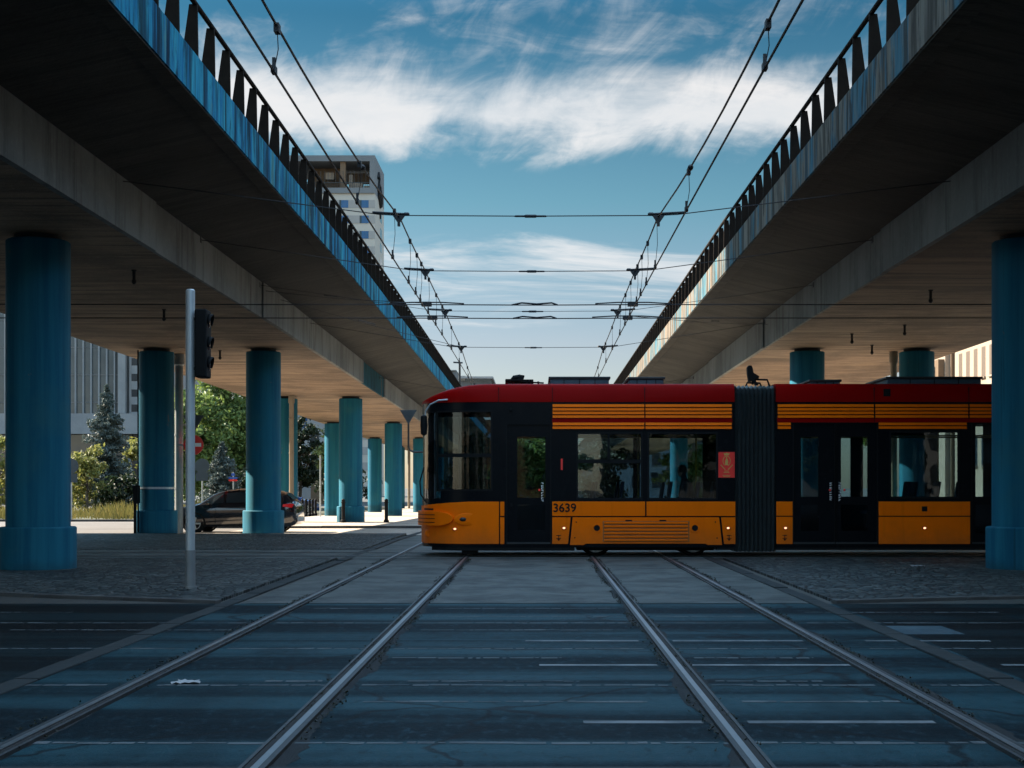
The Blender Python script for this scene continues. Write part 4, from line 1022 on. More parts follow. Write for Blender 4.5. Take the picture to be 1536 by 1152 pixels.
for py in (482, 516, 546):
    zc = zt(py, Yp)
    mb = MB(); n = 14; ring = []
    for k in range(n+1):
        a = R(-25+230*k/n); ring.append((math.cos(a), math.sin(a)))
    L = .065
    vs = [(hx1,Yp+.01+.10*c,zc+.10*s_) for c, s_ in ring] + [(hx1+L*(.55+.45*s_),Yp+.01+.10*c,zc+.10*s_-.01) for c, s_ in ring]
    mb.add(vs, [(k,k+1,n+2+k,n+1+k) for k in range(n)]); vz = mb.build('visor', M['rubber'], hd, smooth=True); so_ = vz.modifiers.new('thick','SOLIDIFY'); so_.thickness = .006
    mb = MB(); mb.lathe([(.088,0),(.07,.012),(.03,.02)], (hx1,Yp+.01,zc), 'x', 18); mb.build('lens', M['windark'], hd, smooth=True)
mb = MB()
for zz in (z0+.12, z1-.12): mb.box(px_+.05, hx0+.01, Yp-.03, Yp+.03, zz-.02, zz+.02)
mb.build('bracket', M['darkmetal'], t)

def pipe(px, Y, label, r=.10, top=None, mat='pipe', band=True):
    x = at(px, Y); z0 = D(Y); top = top or 5.42+D(Y)
    t = thing('drainpipe', label, 'drainpipe', (x, Y, z0))
    mb = MB(); mb.lathe([(r,z0),(r,top-.35),(r*1.35,top-.3),(r*1.35,top)], (x,Y,0), n=16); mb.build('pipe', M[mat], t, smooth=True)
    mb = MB()
    for f in (.25,.55,.82): zz = z0+(top-z0)*f; mb.lathe([(r+.012,zz-.03),(r+.012,zz+.03)], (x,Y,0), n=16)
    mb.build('pipe_collar', M[mat], t)
    return t, x
pipe(437.3, 60.6, 'tan drainpipe under the left viaduct behind the black car')
pipe(1340.5, 42.5, 'tan drainpipe above the tram roof beside a blue column')
dp, dx = pipe(268.5, 43.2, 'grey drainpipe carrying the round no entry sign', .125, mat='alu_dark')
pipe(613.5, 123, 'far tan drainpipe beside the farthest outer column', .12)
Ys = 42.9
t = thing('no_entry_sign', 'round red no entry sign with a white bar, half hidden by the signal pole', 'road sign', (at(290,Ys), Ys, zt(667,Ys)))
xc, zc = at(290.3,Ys), zt(667.3,Ys)
mb = MB(); mb.lathe([(.30,0),(.30,.02)], (xc,Ys-.02,zc), 'y', 36); mb.build('disc', M['signred'], t, smooth=True)
mb = MB(); mb.box(xc-.235, xc+.235, Ys-.026, Ys-.021, zc-.055, zc+.055); mb.build('white_bar', M['white'], t)
mb = MB(); mb.box(dx, xc+.1, Ys, Ys+.03, zc-.03, zc+.03); mb.build('bracket', M['alu_dark'], t)
def yieldback(px, py, Y, w, label, group):
    x, z = at(px, Y), zt(py, Y); h = w*.866
    pts = [(x-w/2,z+h/2),(x+w/2,z+h/2),(x,z-h/2)]
    t = thing('give_way_sign', label, 'road sign', (x, Y, z), group)
    mb = MB(); mb.prism(pts, 'y', Y-.012, Y+.012); mb.build('plate', M['signback'], t, bevel=.01)
    mb = MB()
    for k in (.22,-.08): zz = z+h*k; ww = w*(.5+k)*.8; mb.box(x-ww/2, x+ww/2, Y-.032, Y-.013, zz-.02, zz+.02)
    mb.build('rib', M['signback'], t); return t, x, z, h
g_ = 'give way signs seen from behind'
t, x, z, h = yieldback(290, 637, 43.4, .66, 'grey back of a give way sign just above the no entry sign', g_)
mb = MB(); mb.box(dx, x+.05, 43.42, 43.45, z-.03, z+.03); mb.build('bracket', M['alu_dark'], t)
t, x, z, h = yieldback(612.5, 626, 50, .60, 'dark back of a give way sign on a curved arm beside the tram nose', g_)
mb = MB(); zz = zt(678,50); ax = at(647,50)
mb.tube([(x,50.03,z),(x,50.03,zz+.18),(x+.05,50.03,zz+.06),(x+.18,50.03,zz),(ax,50.03,zz)], .035, 8); mb.tube([(ax,50.03,D(50)-.05),(ax,50.03,zz+1.2)], .05, 10); mb.build('curved_arm', M['darkmetal'], t, smooth=True)
mb = MB(); x_ = at(205,41.2); mb.tube([(at(207.5,41.15),41.15,zt(798,41.15)),(at(207,41.15),41.15,5.3)], .022, 6); mb.box(at(201,41.0), at(207.5,41.0), 40.9, 41.2, zt(755,41), zt(728,41)); mb.tube([(at(202.5,41),41,0.0),(at(202.5,41),41,zt(728,41))], .04, 8)
tag(mb.build('cable_conduit', M['rubber']), 'black cable conduit with a small box beside the blue column with the grey band', 'conduit')
mb = MB(); mb.lathe([(.515,1.28),(.515,1.34)], (-11.17,41.8,0), n=32); tag(mb.build('pale_band', M['alu']), 'pale band around the blue column beside the spruce', 'band')  # thin pale ring round the column shaft
def signpost(px, Y, label, top, shapes, r=.04):
    x = at(px, Y); t = thing('signpost', label, 'signpost', (x, Y, D(Y)))
    mb = MB(); mb.tube([(x,Y,D(Y)-.1),(x,Y,zt(top,Y))], r, 8); mb.build('post', M['alu'], t)
    for kind, py, w, mat in shapes:
        z = zt(py, Y); mb = MB()
        if kind == 'disc': mb.lathe([(w/2,0),(w/2,.02)], (x,Y-.06,z), 'y', 24)
        elif kind == 'box': mb.box(x-w/2, x+w/2, Y-.07, Y-.05, z-w*.35, z+w*.35)
        elif kind == 'tri': mb.prism([(x-w/2,z+w*.43),(x+w/2,z+w*.43),(x,z-w*.43)], 'y', Y-.07, Y-.05)
        else: mb.prism([(x-w*.7,z),(x-w*.45,z+w*.13),(x+w*.45,z+w*.13),(x+w*.7,z),(x+w*.45,z-w*.13),(x-w*.45,z-w*.13)], 'y', Y-.07, Y-.05)
        mb.build({'disc':'round_plate','box':'square_plate','tri':'triangle_plate','arrow':'direction_plate'}[kind], M[mat], t)
signpost(303.5, 72, 'signpost with a grey round plate over a square one, right of the signal pole', 690, [('disc',699,.75,'signback'),('box',715,.62,'signback')])
signpost(350, 80, 'small blue and red street sign on a blue post above the car bonnet', 708, [('box',712,.2,'signblue'),('arrow',717,.42,'signblue'),('arrow',720.5,.40,'signred')], .03)
signpost(107, 66, 'signpost with two grey plates beside the nearest left column', 690, [('disc',699,.7,'signback'),('box',717,.6,'signback')])
signpost(480.5, 78, 'thin bare pole standing between the bollards and the slim teal column', 683, [])
def bollard(x, Y, label, h=.95, r=.055):
    z = D(Y)+.03; t = thing('bollard', label, 'bollard', (x, Y, z), 'black bollards on the pavement')
    mb = MB(); mb.lathe([(r*1.5,z-.05),(r*1.5,z+.1),(r,z+.13),(r,z+h-.16)], (x,Y,0), n=14); mb.build('post', M['rubber'], t, smooth=True)
    mb = MB(); mb.lathe([(r*1.25,z+h-.17),(r*1.25,z+h-.13),(r*.9,z+h-.12),(r*1.1,z+h-.05),(r*.3,z+h)], (x,Y,0), n=14); mb.build('cap', M['rubber'], t, smooth=True)
bollard(at(513,59), 59.4, 'black bollard directly in front of the teal pedestal column', 1.0, .075)
bollard(at(578,59), 59.4, 'black bollard standing alone left of the tram front', 1.0, .075)
for i, (px, w) in enumerate(((453.5,'first'),(459,'second'),(464.5,'third'),(469,'fourth'),(473.5,'fifth'))):
    bollard(at(px, 80+i*1.4), 80+i*1.4, w+' bollard from the left in the row behind the rear of the black car', .98, .07)

# ---------------------------------------------------------------- cars
def car(loc, label, paint, L=4.15, kind='mpv', flip=False):
    t = thing('parked_car', label, 'car', (0,0,0))
    hw = .89
    # (x, bottom, belt, top, half width, roof half width)
    if kind == 'mpv':
        stn = [(0,.30,.56,.60,.62,.5),(.06,.22,.66,.72,.74,.6),(.35,.2,.80,.86,.84,.66),(.75,.2,.90,.965,.87,.68),(1.02,.2,.94,1.03,.885,.68),(1.45,.2,.955,1.32,.89,.64),(1.85,.2,.965,1.46,.89,.63),(2.3,.2,.97,1.51,.89,.63),(2.9,.2,.98,1.50,.89,.625),(3.4,.2,1.0,1.45,.885,.62),(3.72,.2,1.02,1.36,.87,.60),(3.98,.22,1.02,1.12,.84,.60),(4.09,.26,.98,1.04,.80,.58),(4.15,.36,.80,.86,.74,.55)]
    else:
        stn = [(0,.3,.55,.6,.62,.5),(.06,.22,.64,.7,.74,.6),(.4,.2,.78,.84,.84,.66),(1.1,.2,.88,.95,.87,.68),(1.5,.2,.9,1.14,.88,.64),(1.95,.2,.92,1.40,.88,.60),(2.6,.2,.93,1.44,.88,.59),(3.2,.2,.94,1.36,.88,.58),(3.65,.2,.95,1.12,.86,.58),(4.1,.24,.93,1.0,.82,.6),(4.2,.34,.8,.86,.74,.55)]
    def rng_(s_):
        x, b, be, tp, w, rw = s_
        h = [(w*.93,b),(w,b+.16),(w,be-.18),(w*.975,be),((rw+ (w-rw)*.12),tp-.05),(rw*.8,tp)]
        return [(x,-y,z) for y, z in h] + [(x,y,z) for y, z in h[::-1]]
    mb = MB(); mb.loft([rng_(s_) for s_ in stn]); body = mb.build('body', M[paint], t, smooth='all')
    sb = body.modifiers.new('crease', 'EDGE_SPLIT'); sb.split_angle = R(35)
    gl = MB(); a0, a1 = (4, 10) if kind == 'mpv' else (4, 8)
    for sg in (-1,1):
        for i in range(a0, a1):
            q = []
            for s_, kx in ((stn[i],.04 if i in (a0,6) else 0),(stn[i+1],-.04 if i in (a1-1,5) else 0)):
                x, b, be, tp, w, rw = s_; yb, yt = w*.975, rw+(w-rw)*.12; hgt = tp-.05-be
                q.append([(x+kx, sg*(yb+(yt-yb)*f+.012), be+hgt*f) for f in (.12,.86)])
            gl.add([q[0][0],q[1][0],q[1][1],q[0][1]], [(0,1,2,3)])
    gl.build('side_window', M['windark'] if kind != 'mpv' else M['windark'], t)
    gl = MB()
    i = a0; A, B = stn[i], stn[i+2]
    gl.add([(A[0]+.03,-A[5]*.85,A[3]+.012),(A[0]+.03,A[5]*.85,A[3]+.012),(B[0]-.02,B[5]*.78,B[3]+.012),(B[0]-.02,-B[5]*.78,B[3]+.012)], [(0,1,2,3)]); gl.build('windscreen', M['windark'], t)
    gl = MB(); A, B = stn[-4], stn[-3]
    gl.add([(A[0]+.05,-A[5]*.8,A[3]-.01),(A[0]+.05,A[5]*.8,A[3]-.01),(B[0]+.02,B[5]*.85,B[3]+.02),(B[0]+.02,-B[5]*.85,B[3]+.02)], [(0,1,2,3)]); gl.build('rear_window', M['windark'], t)
    for x in (.86, L-.80):
        for sg in (-1,1):
            wm = MB(); y = sg*(hw-.115); wm.lathe([(.22,-.1),(.30,-.105),(.315,-.06),(.315,.06),(.30,.105),(.22,.1)], (x,y,.315), 'y', 28); w = wm.build('wheel', M['rubber'], t, smooth=True)
            wm = MB(); yy = y+sg*.095
            for k in range(5):
                a = 2*math.pi*k/5; c_, s_ = math.cos(a), math.sin(a); p = lambda r_, o_: (x+r_*c_-o_*s_, .315+r_*s_+o_*c_)
                wm.prism([p(.03,-.03),p(.20,-.025),p(.20,.025),p(.03,.03)], 'y', yy, yy+sg*.012)
            wm.lathe([(.195,0),(.215,0),(.215,sg*.011),(.195,sg*.011)], (x,yy,.315), 'y', 28, ring=True); wm.build('rim', M['alu'], w)
            am = MB(); am.lathe([(.322,0),(.375,0),(.375,sg*.012),(.322,sg*.012)], (x,sg*(hw-.006),.33), 'y', 28, ring=True); am.build('wheel_arch', M['rubber'], t)
    for sg in (-1,1):
        lm = MB(); lm.prism([(L-.36,.90),(L-.10,.88),(L-.04,.99),(L-.20,1.03),(L-.40,.99)], 'y', sg*.80-.05, sg*.80+.075 if sg > 0 else -.85+.05); 
        lm = MB(); y = sorted((sg*.70, sg*.878)); lm.prism([(L-.42,.885),(L-.12,.86),(L-.06,.97),(L-.2,1.0),(L-.42,.965)], 'y', *y); lm.build('tail_light', M['lampred'], t)
        lm = MB(); y = sorted((sg*.5, sg*.83)); lm.prism([(.05,.62),(.42,.72),(.40,.80),(.12,.73)], 'y', *y); lm.build('headlight', M['alu'], t)
        mm = MB(); mm.lathe([(.02,-.1),(.075,-.06),(.08,.05),(.03,.1)], (1.33,sg*.985,1.03), 'y', 12); mm.build('wing_mirror', M[paint], t, smooth=True)
        hm = MB()
        for x in (2.35, 3.2): hm.box(x, x+.2, *sorted((sg*.885, sg*.905)), .86, .885)
        hm.build('door_handle', M['darkmetal'], t)
        dl = MB()
        for x in (1.55, 2.52, 3.42): dl.box(x-.006, x+.006, *sorted((sg*.80,sg*.8935)), .32, .80)
        dl.build('door_seam', M['rubber'], t)
    bm_ = MB(); bm_.box(L-.12, L+.03, -.7, .7, .34, .52); bm_.build('rear_bumper', M[paint], t, bevel=.03)
    t.location = loc
    return t
c1 = car((at(262,44.6), 44.6, D(44.6)), 'black people carrier facing left behind a blue column', 'carblack', 4.15); c1.scale = (.95, 1, .90)
c2 = car((at(440,96), 96, D(96)+.03), 'small blue car parked beyond the row of bollards', 'carblue', 4.2, 'saloon'); c2.rotation_euler.z = R(200); c2.location.x = at(478, 96)
mb = MB(); 

# ---------------------------------------------------------------- trees and plants
def leaf(mb, c, s, asp=.5):
    q = Quaternion((rnd.gauss(0,1),rnd.gauss(0,1),rnd.gauss(0,1),rnd.gauss(0,1))).normalized()
    u = q @ Vector((s,0,0)); w = q @ Vector((0,s*asp,0)); n = q @ Vector((0,0,s*.18))
    mb.add([c-u, c+w+n, c+u, c-w+n], [(0,1,2,3)])
def limb(mb, a, b, r0, r1, bend=.15):
    a, b = Vector(a), Vector(b); m = (a+b)/2 + Vector((rnd.uniform(-1,1),rnd.uniform(-1,1),rnd.uniform(0,1)))*(b-a).length*bend
    mb.tube([a, a.lerp(m,.5)*.5+ (a+m)*.25, m, (m+b)/2, b], [r0, r0*.85+r1*.15, (r0+r1)/2, r0*.25+r1*.75, r1], 7)
def broad_tree(name, label, loc, hgt, rx, rz, base, n, ls, mat, group=None, lean=0, clump=.95, cat='tree'):
    x, y, z = loc; t = thing(name, label, cat, loc, group)
    tk = MB(); top = Vector((x+lean, y, z+hgt-rz*.5)); limb(tk, (x,y,z-.2), top, max(.03,hgt*.022), .02, .03)
    cr_ = MB(); cc = Vector((x+lean*.7, y, z+hgt-rz)); clumps = []
    nc = max(10, int(n/85))
    for i in range(nc):
        while True:
            q = Vector((rnd.uniform(-1,1),rnd.uniform(-1,1),rnd.uniform(-1,1)))
            if .25 < q.length < 1: break
        q *= .82+.35*rnd.random()
        p = cc + Vector((q.x*rx*(1-.25*max(0,q.z)), q.y*rx*.8, q.z*rz))
        if p.z < z+base: p.z = z+base+rnd.random()*.5
        clumps.append((p, rnd.uniform(.5,1.15)*clump*rx*.26))
    for i, (p, r) in enumerate(clumps):
        if i % 3 == 0: a = Vector((x,y,z)).lerp(top, rnd.uniform(.35,.9)); limb(tk, a, p, max(.012,hgt*.007), .01)
        for k in range(int(n/nc)):
            d_ = Vector((rnd.gauss(0,1),rnd.gauss(0,1),rnd.gauss(0,.75))); leaf(cr_, p + d_*r*.55, ls*rnd.uniform(.6,1.3))
    tk.build('trunk', M['bark'], t, smooth='all'); cr_.build('crown', M[mat], t, recalc=False); return t
def spruce(label, loc, hgt, r, n=46):
    x, y, z = loc; t = thing('spruce_tree', label, 'tree', loc, 'blue spruces')
    tk = MB(); tk.tube([(x,y,z-.2),(x,y,z+hgt*.5),(x,y,z+hgt)], [hgt*.02,hgt*.012,.02], 8); cr_ = MB()
    lev = int(n); 
    for i in range(lev):
        f = i/(lev-1); zz = z+hgt*(.10+.90*f**.92)+rnd.uniform(-.06,.06); rr = (r*(1-f)**.82+.10)*(1 if i % 2 else .78)*rnd.uniform(.85,1.1)
        for b in range(int(7+7*(1-f))):
            a = rnd.uniform(0,6.283); L = rr*rnd.uniform(.62,1.12); dr = -.30*L*rnd.uniform(.4,1.2)
            d_ = Vector((math.cos(a),math.sin(a),0)); s0 = Vector((x,y,zz))
            if b < 4: tk.tube([s0, s0+d_*L*.6+Vector((0,0,dr*.5)), s0+d_*L*.95+Vector((0,0,dr*.8))], [.03,.02,.008], 5)
            m = int(6+L*9)
            for k in range(m):
                u = (k+rnd.random())/m; p = s0 + d_*L*u + Vector((0,0,dr*u+L*.10*u*u*u)); side = Vector((-d_.y,d_.x,0))
                for q in range(3):
                    w = side*rnd.uniform(-1,1)*.28*L*(1-u*.5)*.8 + Vector((0,0,rnd.uniform(-.14,.05)))
                    leaf(cr_, p+w, rnd.uniform(.09,.19), .35)
    for k in range(40): leaf(cr_, Vector((x+rnd.gauss(0,.06),y+rnd.gauss(0,.06),z+hgt*(1-.06*rnd.random()))), .09, .35)
    tk.build('trunk', M['bark'], t); cr_.build('crown', M['needle'], t, recalc=False); return t
def gz(Y): return D(Y)
spruce('tall blue green spruce in front of the office block', (at(160,95), 95, gz(95)), 8.5, 2.7, 34)
spruce('smaller pale spruce behind the bonnet of the black car', (at(333,100), 100, gz(100)), 4.9, 1.9, 30)
gt = 'leafy trees behind the left viaduct'
broad_tree('young_tree', 'light green young tree just left of the tall spruce', (at(131,88), 88, gz(88)), 4.2, 1.55, 1.9, .8, 2600, .15, 'leaf_yellow', gt)
broad_tree('leafy_tree', 'large bright green tree behind the no entry sign', (at(326,124), 124, gz(124)), 11.6, 4.9, 5.5, .8, 19000, .25, 'leaf', gt)
broad_tree('leafy_tree', 'rounded green tree right of the blue column with the grey band', (at(288,118), 118, gz(118)), 9.6, 3.2, 4.4, 1.0, 10000, .22, 'leaf', gt)
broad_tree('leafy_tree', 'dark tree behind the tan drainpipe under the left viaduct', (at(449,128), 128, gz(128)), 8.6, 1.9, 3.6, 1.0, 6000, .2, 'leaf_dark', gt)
broad_tree('leafy_tree', 'yellow green tree beside the pale house behind the slim teal column', (at(497,150), 150, gz(150)), 7.6, 2.2, 2.2, 2.5, 3500, .22, 'leaf_yellow', gt)
broad_tree('shrub', 'olive bush between the tall spruce and the blue column', (at(200,104), 104, gz(104)), 5.2, 1.7, 2.4, .2, 3200, .17, 'leaf_yellow', 'bushes by the left road', cat='bush')
broad_tree('shrub', 'pale bush at the far left edge behind the nearest column', (at(-4,92), 92, gz(92)), 5.6, 2.0, 2.6, .2, 3200, .17, 'leaf_yellow', 'bushes by the left road', cat='bush')
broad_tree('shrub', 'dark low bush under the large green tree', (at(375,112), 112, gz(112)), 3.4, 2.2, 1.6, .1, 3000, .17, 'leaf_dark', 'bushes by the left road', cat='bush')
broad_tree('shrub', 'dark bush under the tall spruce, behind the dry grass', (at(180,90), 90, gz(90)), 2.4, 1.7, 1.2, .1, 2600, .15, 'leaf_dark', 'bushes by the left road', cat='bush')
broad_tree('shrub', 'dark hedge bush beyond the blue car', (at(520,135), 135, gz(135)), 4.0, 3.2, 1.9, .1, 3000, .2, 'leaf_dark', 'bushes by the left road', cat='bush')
broad_tree('leafy_tree', 'sunlit tree seen through the front door glass of the tram', (at(795,92), 92, gz(92)), 6.2, 2.6, 2.9, .6, 6000, .2, 'leaf', 'leafy trees behind the tram')
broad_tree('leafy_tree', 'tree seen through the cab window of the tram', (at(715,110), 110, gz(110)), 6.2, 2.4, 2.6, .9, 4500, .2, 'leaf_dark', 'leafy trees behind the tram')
broad_tree('leafy_tree', 'sunlit tree far behind the roof box on the right of the tram', (at(1312,165), 165, gz(165)), 13.9, 3.6, 3.6, 3, 5000, .26, 'leaf', 'leafy trees behind the tram')
gr = MB()
for i in range(9000):
    Y = rnd.uniform(70, 92); x = rnd.uniform(-40, -14.5)
    q_ = .5+.3*math.sin(x*1.3+Y*.4)+.3*math.sin(x*3.1-Y*.9)
    if q_+rnd.uniform(-.35,.35) < .45: continue
    h = rnd.uniform(.3,.75)*(.5+q_*.8); a = rnd.uniform(0,6.28); l = rnd.uniform(.05,.3); w = .035; z = gz(Y)
    dx_, dy_ = math.cos(a), math.sin(a)
    gr.add([(x-w,Y,z),(x+w,Y,z),(x+w*.8+dx_*l*.4,Y+dy_*l*.4,z+h*.6),(x+dx_*l,Y+dy_*l,z+h),(x-w*.8+dx_*l*.4,Y+dy_*l*.4,z+h*.6)], [(0,1,2,3,4)])
tag(gr.build('tall_grass', M['drygrass'], recalc=False), kind='stuff')
struct(MB(), 'verge', M['ground']) if False else None
sheet('verge', -140, -13.5, 64.2, 130, .012, plain('verge_soil', (.07,.075,.03), .95, 0, .4, 2))

# ---------------------------------------------------------------- buildings
def windows(bld, face, cols, rows, w, h, glass, frame=None, depth=.12, wall=None):
    """face: ('y', Y) front facing the viewer, ('x', X, sign) side face; cols along the face, rows up."""
    for c in cols:
        for r_ in rows:
            mb = MB()
            if face[0] == 'y': mb.box(c-w/2, c+w/2, face[1]-.01, face[1]+.05, r_-h/2, r_+h/2)
            else: mb.box(*sorted((face[1], face[1]+face[2]*.015)), c-w/2, c+w/2, r_-h/2, r_+h/2)
            wn = mb.build('window', M[glass], bld)
            if frame:
                mb = MB(); fw = .1
                for a0, a1, b0, b1 in ((c-w/2-fw,c-w/2,r_-h/2-fw,r_+h/2+fw),(c+w/2,c+w/2+fw,r_-h/2-fw,r_+h/2+fw),(c-w/2,c+w/2,r_-h/2-fw,r_-h/2),(c-w/2,c+w/2,r_+h/2,r_+h/2+fw)):
                    if face[0] == 'y': mb.box(a0, a1, face[1]-.10, face[1]+.04, b0, b1)
                    else: mb.box(*sorted((face[1]-face[2]*.02, face[1]+face[2]*.10)), a0, a1, b0, b1)
                mb.build('frame', M[frame], wn)
# office block with vertical fins
Yo = 160
t = thing('office_building', 'dark glass office block with pale vertical fins behind the spruce', 'building', (-52, Yo, -.6))
xr = at(178, Yo); mb = MB(); mb.box(-78, xr, Yo+.4, Yo+16, zt(620,Yo), 34); mb.build('glass_wall', M['officeglass'], t)
pitch = 11.75/F*Yo
for i in range(22):
    x = at(100.5, Yo)+ (i-14)*pitch + pitch
    mb = MB(); mb.box(x-.085, x+.085, Yo+.15, Yo+.4, zt(620,Yo), 34); mb.build('fin', M['officewall'], t)
mb = MB()
for k in range(8): zz = zt(620,Yo)+1.2+3.1*k; mb.box(-78, xr, Yo+.34, Yo+.4, zz, zz+.12)
mb.build('floor_line', M['greywall'], t)
mb = MB(); mb.box(-78, at(212,Yo), Yo-.6, Yo+16, zt(651,Yo), zt(620.5,Yo)); mb.build('base_band', M['officewall'], t)
mb = MB(); mb.box(-78, at(214,Yo), Yo+1.0, Yo+15, -.8, zt(651,Yo)); mb.build('ground_floor', M['windark'], t)
mb = MB(); mb.box(xr+.0, at(189,Yo), Yo-.3, Yo+16, zt(620,Yo), 34); mb.build('end_pier', M['officewall'], t)
mb = MB(); mb.box(at(189,Yo), at(195,Yo), Yo+.6, Yo+16, -.8, 34); mb.build('recess', M['greywall'], t)
mb = MB(); mb.box(at(195,Yo), at(262,Yo), Yo+.2, Yo+16, zt(620,Yo), 34); mb.build('white_wing', M['officewall'], t)
windows(t, ('y', Yo+.2), [at(c,Yo) for c in (201.5,218,234,250)], [zt(r_,Yo) for r_ in (520,542.5,566,589.5,612)], at(806,Yo)*10, at(806,Yo)*11, 'windark')
# hotel tower
Yh = 270; xl, xrh = at(420,Yh), at(562.3,Yh); zt0 = zt(233.5,Yh)
t = thing('hotel_tower', 'tall pale hotel tower with blue windows and an open roof terrace', 'building', ((xl+xrh)/2, Yh, -.6))
zter = zt(290,Yh)
mb = MB(); mb.box(xl, xrh, Yh, Yh+16, -1, zter-.0); mb.build('wall', M['towerwall'], t)
mb = MB(); mb.box(xl-.2, xrh+.02, Yh-.35, Yh+16.02, zter-.02, zter+1.0); mb.build('terrace_slab', M['framegrey'], t)
mb = MB(); mb.box(xl, xrh+.02, Yh-.3, Yh+16.02, zt0-1.1, zt0); mb.box(xrh-.95, xrh+.02, Yh-.3, Yh+16.02, zter+1.0, zt0-1.1); mb.box(xl, xl+1, Yh-.3, Yh+16.02, zter+1.0, zt0-1.1); mb.build('roof_frame', M['framegrey'], t)
mb = MB(); mb.box(xrh-6.6, xrh-5.6, Yh+.2, Yh+1.4, zter+1, zt0-1.1); mb.build('terrace_pier', M['ochre'], t); mb = MB(); mb.box(xrh-13, xrh-6.8, Yh+6, Yh+8, zter+1, zt0-1.1); mb.build('roof_plant', M['ochre'], t); mb = MB(); mb.box(xrh-6.6, xrh-1, Yh+8, Yh+9, zter+3.6, zt0-1.6); mb.build('roof_plant', M['ochre'], t)
mb = MB(); mb.box(xrh-9.8, xrh-8.2, Yh+3, Yh+4.4, zter+3.3, zter+4.6); mb.box(xrh-4.4, xrh-2.6, Yh+2, Yh+3.4, zter+1, zter+2.4); mb.box(xrh-2.3, xrh-1.0, Yh+2, Yh+3, zter+1, zter+1.9); mb.box(xrh-5.2, xrh-4.5, Yh+2, Yh+3, zter+1.0, zter+4); mb.build('roof_cabinet', M['cream'], t)
mb = MB()
for i in range(46): x = xl+1.0+(xrh-xl-2.0)*i/45; mb.box(x-.03, x+.03, Yh-.25, Yh-.19, zter+1.0, zter+4.2 if i % 2 else zter+2.0)
mb.box(xl+1, xrh-1, Yh-.27, Yh-.17, zter+1.95, zter+2.05); mb.build('terrace_railing', M['darkmetal'], t)
rows = [zt(306,Yh)-2.93*k for k in range(18)]
mb = MB()
for r_ in rows: mb.box(xl, xrh-.0, Yh-.06, Yh+.02, r_-.75, r_+.75)
mb.build('window_band', M['towergrey'], t)
windows(t, ('y', Yh-.06), [at(c,Yh) for c in (456,485.5,516,546.5)], rows[:12], at(806.0,Yh)*13, 1.45, 'winblue')
windows(t, ('y', Yh-.075), [at(c,Yh) for c in (450.5,480,510.5,541)], rows[:12], at(806.0,Yh)*3, 1.46, 'windark')
windows(t, ('x', xrh, 1), [Yh+10.5], [r_-.8 for r_ in rows[:12]], 3.2, 1.75, 'windark')
# emblem lettering on the side face: a looping dark script mark with a dot
lg = MB(); c0 = (Yh+7.4, zt0-5.2)
def ly(pts): lg.tube([(xrh+.12, c0[0]+a, c0[1]+b) for a, b in pts], .30, 8)
ly([(-3.4,1.8),(-2.2,3.0),(-1.2,2.0),(-2.2,.4),(-3.2,-.4),(-2.4,-1.0)]); ly([(-1.4,1.0),(.2,.9),(1.4,-.3),(.6,-1.5),(-.7,-.9),(-.4,.4)]); ly([(1.4,.2),(3.0,-.4),(3.2,-2.0),(2.2,-2.6),(1.2,-1.6)]); ly([(-3.0,-1.2),(-1.0,-1.9),(.9,-3.0)])
lg.lathe([(.55,-.1),(.55,.15)], (xrh+.1, c0[0]+1.0, c0[1]-4.7), 'x', 14)
lg.build('script_emblem', M['rubber'], t)
mb = MB(); mb.tube([(at(545.5,Yh),Yh+8,zt0),(at(545.5,Yh),Yh+8,zt0+1.8)], .05, 6); mb.build('aerial', M['darkmetal'], t)
# sunlit cream building on the right
t = thing('cream_building', 'sunlit cream building with tall windows behind the right viaduct', 'building', (48, 115, -.6))
mb = MB(); mb.box(40, 58, 70, 136, -1, 15.2); mb.build('wall', M['cream'], t)
mb = MB(); mb.box(39.85, 58.1, 69.8, 136.1, 15.2, 15.55); mb.build('cornice', M['palewall'], t)
cols = [Yv for Yv in (75,77.4,79.8,82.2,84.6,87,89.4,91.8,94.2,96.6,99,101.4,103.8,106.2,108.6,111,113.4,115.8,118.2,120.5,122.8,125.1,127.3,129.6,131.9,134.2)]
for Yw in cols:
    for zc_ in (12.55, 8.6, 4.6):
        mb = MB(); mb.box(39.985, 40.05, Yw-.55, Yw+.55, zc_-1.35, zc_+1.35); w = mb.build('window', M['shutter'] if zc_ > 12 else M['windark'], t)
        mb = MB(); mb.box(39.8, 40.02, Yw-.65, Yw+.65, zc_-1.5, zc_-1.37); mb.build('sill', M['cream'], w)
mb = MB(); mb.tube([(39.8,136.3,-.6),(39.8,136.3,15)], .14, 8); mb.build('downpipe', M['ochre'], t)
t = thing('balcony_house', 'cream house with a projecting balcony left of the cream building', 'building', (39.4, 141, -.6))
mb = MB(); mb.box(39.2, 52, 136.5, 150, -1, 15.3); mb.build('wall', M['cream'], t)
mb = MB(); mb.box(38.6, 40.2, 136.7, 140, 9.2, 13.6); mb.build('bay', M['ochre'], t)
mb = MB(); mb.box(37.9, 39.3, 138, 146, 12.3, 12.55); mb.box(37.9, 38.0, 138, 146, 12.55, 13.4); mb.box(37.9, 39.3, 138, 146, 9.0, 9.2); mb.build('balcony', M['ochre'], t)
windows(t, ('x', 39.2, -1), [141.5,144.5,148], [10.6,13.9], 1.1, 1.6, 'windark')
